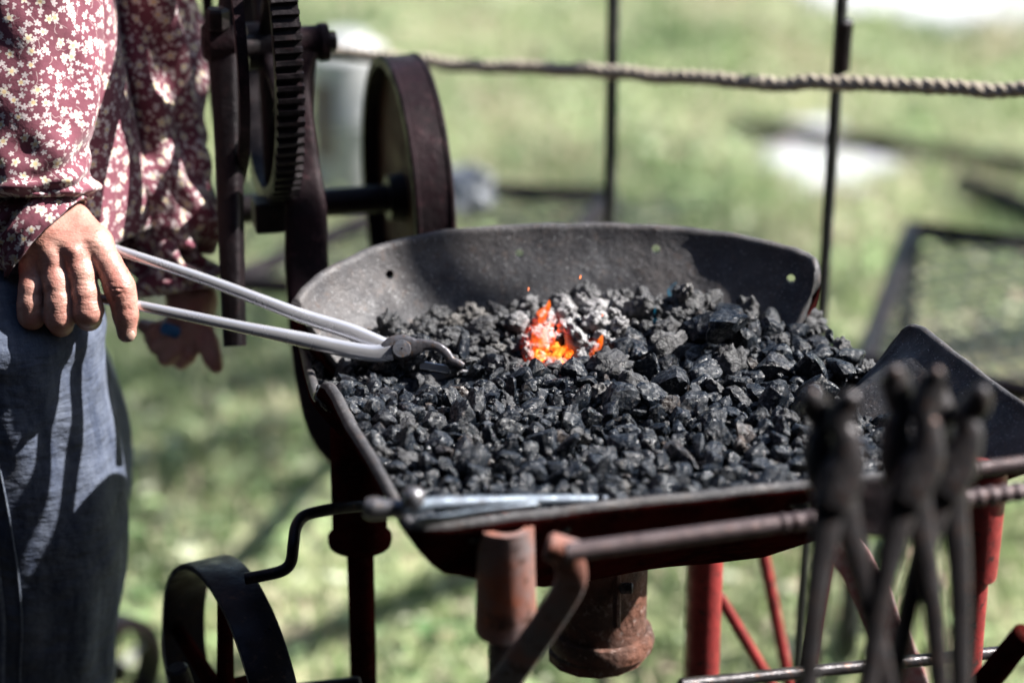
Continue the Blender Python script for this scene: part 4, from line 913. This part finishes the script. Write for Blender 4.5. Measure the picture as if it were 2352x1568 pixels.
allp = np.array([c[0] for f in fing+palm+[thumb] for c in f]); lo = allp.min(0)-.03; hi = allp.max(0)+.03; lo[0] = max(lo[0], P(-60, 500, HD)[0])
HV, HF = surface_nets(hand_sdf, lo, hi, .0015)
# left hand
LD = 2.50
def lp(u, v, dz, r): return (P(u, v, LD+dz/1000), r/1000)
lf = [[lp(430, 735, 0, 12), lp(390, 752, -12, 9.5), lp(352, 760, -14, 9), lp(330, 748, -4, 8)], [lp(428, 752, 0, 12), lp(392, 775, -14, 9.5), lp(360, 792, -12, 9), lp(345, 775, 4, 8)], [lp(430, 770, 2, 12), lp(405, 800, -12, 9.5), lp(382, 820, -8, 9), lp(372, 800, 6, 8)], [lp(445, 780, 4, 11), lp(430, 815, -6, 9), lp(415, 830, 0, 8), lp(402, 815, 10, 7)]]
lt = [lp(455, 745, -4, 13), lp(478, 790, -10, 11), lp(488, 822, -12, 9.5), lp(497, 842, -12, 7.5)]
lpalm = [[lp(400, 560, 10, 27), lp(425, 640, 4, 22), lp(440, 690, 0, 22), lp(440, 740, 0, 18)], [lp(440, 690, 0, 20), lp(450, 775, 4, 14)], [lp(440, 690, 0, 20), lp(425, 745, 0, 15)]]
def lhand_sdf(p):
    pd = None
    for c in lpalm: q = chain_sdf(p, c); pd = q if pd is None else smin(pd, q, .016)
    out = None
    for f in lf+[lt]: q = smin(chain_sdf(p, f, .005), pd, .008); out = q if out is None else np.minimum(out, q)
    return out
allp = np.array([c[0] for f in lf+lpalm+[lt] for c in f]); LV, LF = surface_nets(lhand_sdf, allp.min(0)-.035, allp.max(0)+.035, .0025)
# rest of the body (mostly inside the clothes)
bx, by = -.56, .02; J = lambda x, y, z: np.array([x, y, z], float)
wR = P(0, 440, HD+.03); wL = P(395, 560, LD+.01)
parts_ = [[(J(bx+.01, by+.05, 1.0), .085), (J(bx+.01, by+.055, 1.15), .10), (J(bx+.01, by+.055, 1.36), .10)], [(J(bx, by-.03, 1.40), .05), (J(bx, by+.15, 1.42), .05)], [(J(bx, by+.05, 1.40), .055), (J(bx, by+.03, 1.45), .055), (J(bx+.02, by, 1.56), .052)],
          [(J(bx+.03, by+.0, 1.41), .045), (P(50, -430, 2.285), .038), (P(62, 0, 2.28), .034), (P(62, 200, 2.275), .032), (wR, .030)], [(J(bx+.03, by+.15, 1.40), .045), (J(-.43, .18, 1.28), .034), (P(335, 250, 2.475), .032), (wL, .028)]]
legj = [[(J(-.52, -.04, .85), .055), (J(-.50, -.05, .48), .045), (J(-.54, -.05, .06), .035)], [(J(-.54, .11, .85), .055), (J(-.52, .115, .48), .045), (J(-.56, .115, .06), .035)]]
hc = J(bx+.045, by, 1.66)
def body_sdf(p):
    d = None
    for c in parts_+legj: q = chain_sdf(p, c, .03); d = q if d is None else smin(d, q, .04)
    e = (np.linalg.norm((p-hc)/np.array([.098, .076, .118]), axis=1)-1)*.085; e = smin(e, (np.linalg.norm((p-hc-[.025, 0, -.045])/np.array([.07, .058, .075]), axis=1)-1)*.06, .03)
    e = smin(e, cone_sdf(p, hc+[.095, 0, .012], hc+[.118, 0, -.028], .007, .012), .012)
    e = smin(e, cone_sdf(p, hc+[.088, -.018, -.062], hc+[.088, .018, -.062], .007, .007), .01)
    for sg in (-1, 1):
        e = np.maximum(e, -(np.linalg.norm(p-hc-[.1, sg*.033, .012], axis=1)-.014)); e = smin(e, np.linalg.norm(p-hc-[.082, sg*.031, .010], axis=1)-.013, .004)
        e = smin(e, (np.linalg.norm((p-hc-[-.005, sg*.078, -.005])/np.array([.02, .009, .032]), axis=1)-1)*.012, .008)
    return smin(d, e, .03)
BV, BF = surface_nets(body_sdf, J(-.80, -.30, .0), J(-.30, .32, 1.82), .009)
mb = MB(); mb.add(BV, BF); mb.add(HV, HF); mb.add(LV, LF)
person = obj('person', mb, M['skin'], origin=(-.53, .03, 0), angle=None)
for o_ in [person]:
    sm_ = o_.modifiers.new('smooth', 'SMOOTH'); sm_.factor = .5; sm_.iterations = 5
tag(person, 'person in a burgundy floral shirt and blue jeans holding long tongs over the forge', 'person')
mb = MB(); c = P(297, 770, HD-.0135); V_, F__ = ico(3); V_ = V_[:, 0:1]*RT*.0055+V_[:, 1:2]*UP*.0062+V_[:, 2:3]*FW*.0028; mb.add(V_+c, F__); obj('fingernail', mb, M['nail'], person)
V_, F__ = ico(4); mb = MB(); V_ = V_*np.array([.106, .086, .108])*(1+.02*np.sin(V_@np.array([30, 25, 9.])))[:, None]; keep = V_[:, 0] < .045+.5*np.maximum(V_[:, 2]-.02, 0)
Vh = V_+hc+[-.014, 0, .022]; Fh = [f for f in F__ if all(keep[i] and (V_[i, 2] > -.085) for i in f)]; mb.add(Vh, Fh); ho = obj('hair', mb, M['hair'], person); so_ = ho.modifiers.new('s', 'SOLIDIFY'); so_.thickness = .008; so_.offset = -1
tag(tag(obj('marking_tool', (lambda mb_: (rod(mb_, P(372, 752, LD-.03), P(410, 764, LD-.02), .0065, 12), mb_)[1])(MB()), M['blue'])), 'blue plastic-handled tool held in the left hand', 'tool')
tool = bpy.data.objects['marking_tool']; 
def loft(mb, rings, seg, uvs, cap=False, offu=0.):
    """rings: list of seg x 3"""
    o = mb.n; k = len(rings); V = np.concatenate(rings)
    F_ = [(i*seg+j, i*seg+(j+1) % seg, (i+1)*seg+(j+1) % seg, (i+1)*seg+j) for i in range(k-1) for j in range(seg)]
    mb.add(V, F_)
    cen = np.array([r.mean(0) for r in rings]); Lc = np.concatenate([[0], np.cumsum(np.linalg.norm(np.diff(cen, axis=0), axis=1))])
    per = np.mean([np.linalg.norm(np.roll(r, -1, 0)-r, axis=1).sum() for r in rings])
    for i in range(k):
        for j in range(seg):
            a = j/seg; a = 2*a if a < .5 else 2-2*a         # mirrored so that there is no seam
            uvs.append((offu+a*per/2, Lc[i]))
def upright(rows, dep, y_top):
    out = []; v0 = rows[0][1]; y1 = (CAM+ray(0, 300)*dep)[1]
    for u, v, hw, tl, rz, dz in rows:
        if v < 300:
            t_ = (300-v)/(300-v0); dz = (y1+(y_top-y1)*t_-CAM[1])/ray(u, v)[1]-dep
        out.append((u, v, hw, tl, rz, dz))
    return out
def cloth_tube(spec, dep, seg=96, n=90, wr=.004, seed=1, folds=None, sun_side=0):
    """spec rows: (u, v, halfwidth px, tilt deg, depth radius m, depth offset m)"""
    S = catmull(np.array(spec, float), n); r = np.random.default_rng(seed); rings = []
    ph = r.uniform(0, 6.28, 12); fr = r.integers(2, 8, 12)
    for i, (u, v, hw, tl, rz, dz) in enumerate(S):
        tl = math.radians(tl); c = P(u, v, dep+dz); ex = RT*math.cos(tl)+UP*math.sin(tl)
        a = np.linspace(0, 2*math.pi, seg, endpoint=False); s_ = hw*(dep/FOC)
        rad = np.ones(seg)
        t_ = i/n
        for q in range(8): rad = rad+wr/max(s_, .02)*np.sin(fr[q]*a+ph[q]+t_*(8+5*q)*(1 if q % 2 else -1))*(.5+.5*math.sin(t_*9+ph[q]))*.8
        if folds:
            for (fv, fw2, fa, fs) in folds: rad = rad+fa/max(s_, .02)*math.exp(-((v-fv-0)/fw2)**2)*np.cos(a*fs+fv)
        rings.append(c+ex[None]*(np.cos(a)*s_*rad)[:, None]+FW[None]*(np.sin(a)*rz*rad)[:, None])
    return rings
sh = MB(); uvs = []
# right (near) sleeve: bloused above the wrist
front = [(20, -640, 130, 0, .062, 0), (50, -420, 140, 0, .064, 0), (66, -200, 148, 0, .066, 0), (68, 0, 150, 0, .066, 0), (70, 150, 152, 0, .066, 0), (68, 280, 152, 0, .066, 0), (60, 360, 146, 2, .064, 0), (56, 410, 148, 3, .062, 0), (64, 436, 152, 3, .058, 0), (72, 452, 136, 2, .050, .0), (68, 458, 110, 0, .040, .004), (60, 452, 90, 0, .034, .006)]
loft(sh, cloth_tube(upright(front, 2.27, .06), 2.27, wr=.0035, seed=4, folds=[(330, 40, .004, 3), (420, 18, .005, 7), (150, 60, .004, 2)], n=110), 96, uvs)
mid = [(-40, 400, 100, 25, .040, .01), (0, 440, 112, 35, .042, .008), (40, 480, 118, 42, .044, .004), (72, 512, 120, 46, .044, 0)]
loft(sh, cloth_tube(mid, 2.275, wr=.003, seed=8, n=40), 96, uvs, offu=.4)
# left (far) sleeve
back = [(280, -560, 130, 0, .06, .0), (300, -300, 135, 0, .062, 0), (315, -60, 132, 0, .062, 0), (328, 100, 122, 0, .06, 0), (340, 230, 122, -3, .062, 0), (345, 330, 122, -4, .062, 0), (352, 400, 124, -8, .060, 0), (372, 455, 132, -12, .058, 0), (388, 492, 124, -20, .054, 0), (380, 530, 96, -24, .048, 0), (380, 565, 80, -14, .042, 0), (392, 610, 84, -4, .040, .0), (402, 650, 84, 6, .038, 0), (408, 672, 78, 8, .034, 0)]
loft(sh, cloth_tube(upright(back, 2.47, .19), 2.47, wr=.0065, seed=11, folds=[(300, 35, .008, 2), (400, 30, .008, 3), (520, 22, .006, 4), (180, 60, .006, 2)], n=120), 96, uvs, offu=.9)
# torso
def ell_ring(c, rx, ry, seg=96, wob=.0, ph=0): a = np.linspace(0, 2*math.pi, seg, endpoint=False); q = 1+wob*np.sin(7*a+ph)+wob*.7*np.sin(11*a-ph*2); return np.array(c)[None]+np.stack([np.cos(a)*rx*q, np.sin(a)*ry*q, 0*a], 1)
rg = [ell_ring((bx+.035, by+.055, z_), rx, ry*.74, 96, .02, z_*9) for z_, rx, ry in ((.90, .160, .205), (.94, .158, .203), (1.0, .150, .195), (1.15, .14, .185), (1.30, .14, .195), (1.42, .12, .20), (1.48, .08, .12), (1.52, .062, .066), (1.55, .06, .062))]
loft(sh, [catmull([g_[j] for g_ in rg], 40) for j in range(96)] and [np.array([catmull([g_[j] for g_ in rg], 40)[i] for j in range(96)]) for i in range(40)], 96, uvs, offu=1.6)
shirt = obj('shirt', sh, M['shirt'], person, angle=None, uv=uvs); sm2 = shirt.modifiers.new('s', 'SOLIDIFY'); sm2.thickness = .0012
tag(shirt, 'loose burgundy cotton shirt with small white and yellow flowers')
cf = MB(); uvc = []; cuff = [(62, 502, 120, 47, .043, .0), (86, 527, 123, 47, .045, 0), (109, 549, 124, 47, .046, 0)]
loft(cf, cloth_tube(cuff, 2.268, wr=.0012, seed=2, n=14), 96, uvc)
co_ = obj('cuff', cf, M['shirt'], shirt, angle=None, uv=uvc); s3 = co_.modifiers.new('s', 'SOLIDIFY'); s3.thickness = .0022
# jeans
tr = MB(); uvt = []
def wring(u, v, y, rx, ry, n=96, wob=0, ph=0):
    c = PY(u, v, y); return ell_ring((c[0]-rx, y, c[2]), rx, ry, n, wob, ph)
near = [wring(228, 700, -.05, .100, .105, wob=.012, ph=1), wring(238, 800, -.05, .100, .105, wob=.02, ph=3), wring(248, 900, -.05, .099, .104, wob=.022, ph=5), wring(268, 1000, -.05, .099, .102, wob=.015, ph=5.5), wring(285, 1120, -.05, .098, .10, wob=.012, ph=6), wring(290, 1230, -.05, .095, .097, wob=.012, ph=6.4), wring(282, 1340, -.05, .09, .092, wob=.02, ph=7), wring(262, 1460, -.05, .085, .087, wob=.02, ph=8), wring(258, 1570, -.05, .08, .082, wob=.02, ph=9)]
c_ = near[-1].mean(0); near += [ell_ring((c_[0]-.02, -.05, .38), .078, .08, wob=.02), ell_ring((c_[0]-.05, -.05, .2), .072, .078, wob=.02), ell_ring((c_[0]-.06, -.05, .05), .07, .078, wob=.03)]
def sm_loft(rg, n, off): 
    A = np.array([catmull([g_[j] for g_ in rg], n) for j in range(96)]); loft(tr, [A[:, i] for i in range(n)], 96, uvt, offu=off)
c0 = near[0].mean(0); top = [ell_ring((bx+.01, by, 1.0), .14, .17), ell_ring((bx+.03, by-.01, .93), .145, .175)]
sm_loft([ell_ring((c0[0]-.03, -.01, .96), .075, .075)]+near, 110, 0.)
far = [g_+np.array([-.022, .165, .0]) for g_ in near]
for i_, dx in zip(range(len(far)), (-.03, -.03, -.022, -.01, 0, .002, 0, -.01, -.01, -.01, -.01, -.01)): far[i_] = far[i_]+[dx, 0, 0]
sm_loft([ell_ring((c0[0]-.04, .10, .96), .075, .085)]+far, 110, .8)
loft(tr, [ell_ring((bx+.02, by+.045, z_), rx, ry) for z_, rx, ry in ((1.04, .12, .115), (1.0, .125, .12), (.94, .135, .135), (.88, .135, .15), (.83, .09, .11))], 96, uvt, offu=1.6)
jeans = obj('jeans', tr, M['denim'], person, angle=None, uv=uvt); tag(jeans, 'worn blue denim jeans with a pale raised side seam')
M['seam'] = surf('pale_denim_seam', (.26, .30, .37), (.14, .17, .24), None, 200, .9)
Aj = np.array([catmull([g_[70] for g_ in near], 140), catmull([g_[73] for g_ in near], 140)])
for q_ in (0, 1):
    pp = Aj[q_]+np.array([-.2, -.98, 0])*.0012; mb = MB(); tube(mb, pp, .0021 if q_ == 0 else .0010, 8); obj('side_seam', mb, M['seam'], jeans)
for y_ in (-.05, .12):
    mb = MB(); tube(mb, catmull([(-.68, y_, .05), (-.60, y_, .06), (-.52, y_, .045), (-.44, y_, .035), (-.41, y_, .03)], 24), np.interp(np.linspace(0, 1, 24), [0, .1, .5, .9, 1], [.03, .045, .04, .03, .012]), 18, rb=np.interp(np.linspace(0, 1, 24), [0, .1, .5, .9, 1], [.03, .05, .05, .045, .02])); obj('boot', mb, M['boot'], person)
print('counts', coal_n, coke_n, nb, len(recs), 'hand', len(HV), len(LV), len(BV))

# overall albedo level that goes with the exposure above (all paints, cloth, ground and plants alike)
for m_ in bpy.data.materials:
    if not m_.use_nodes: continue
    n = m_.node_tree
    for b in [q for q in n.nodes if q.type in ('BSDF_PRINCIPLED', 'BSDF_TRANSLUCENT')]:
        inp = b.inputs['Base Color'] if b.type == 'BSDF_PRINCIPLED' else b.inputs[0]
        K = .58
        if b.type == 'BSDF_PRINCIPLED' and b.inputs['Metallic'].default_value > .55: K = .8
        if inp.links:
            src = inp.links[0].from_socket; out = mixc(n, 1.0, src, (K, K, K), 'MULTIPLY'); n.links.new(out, inp)
        else: c = inp.default_value; inp.default_value = (c[0]*K, c[1]*K, c[2]*K, 1)
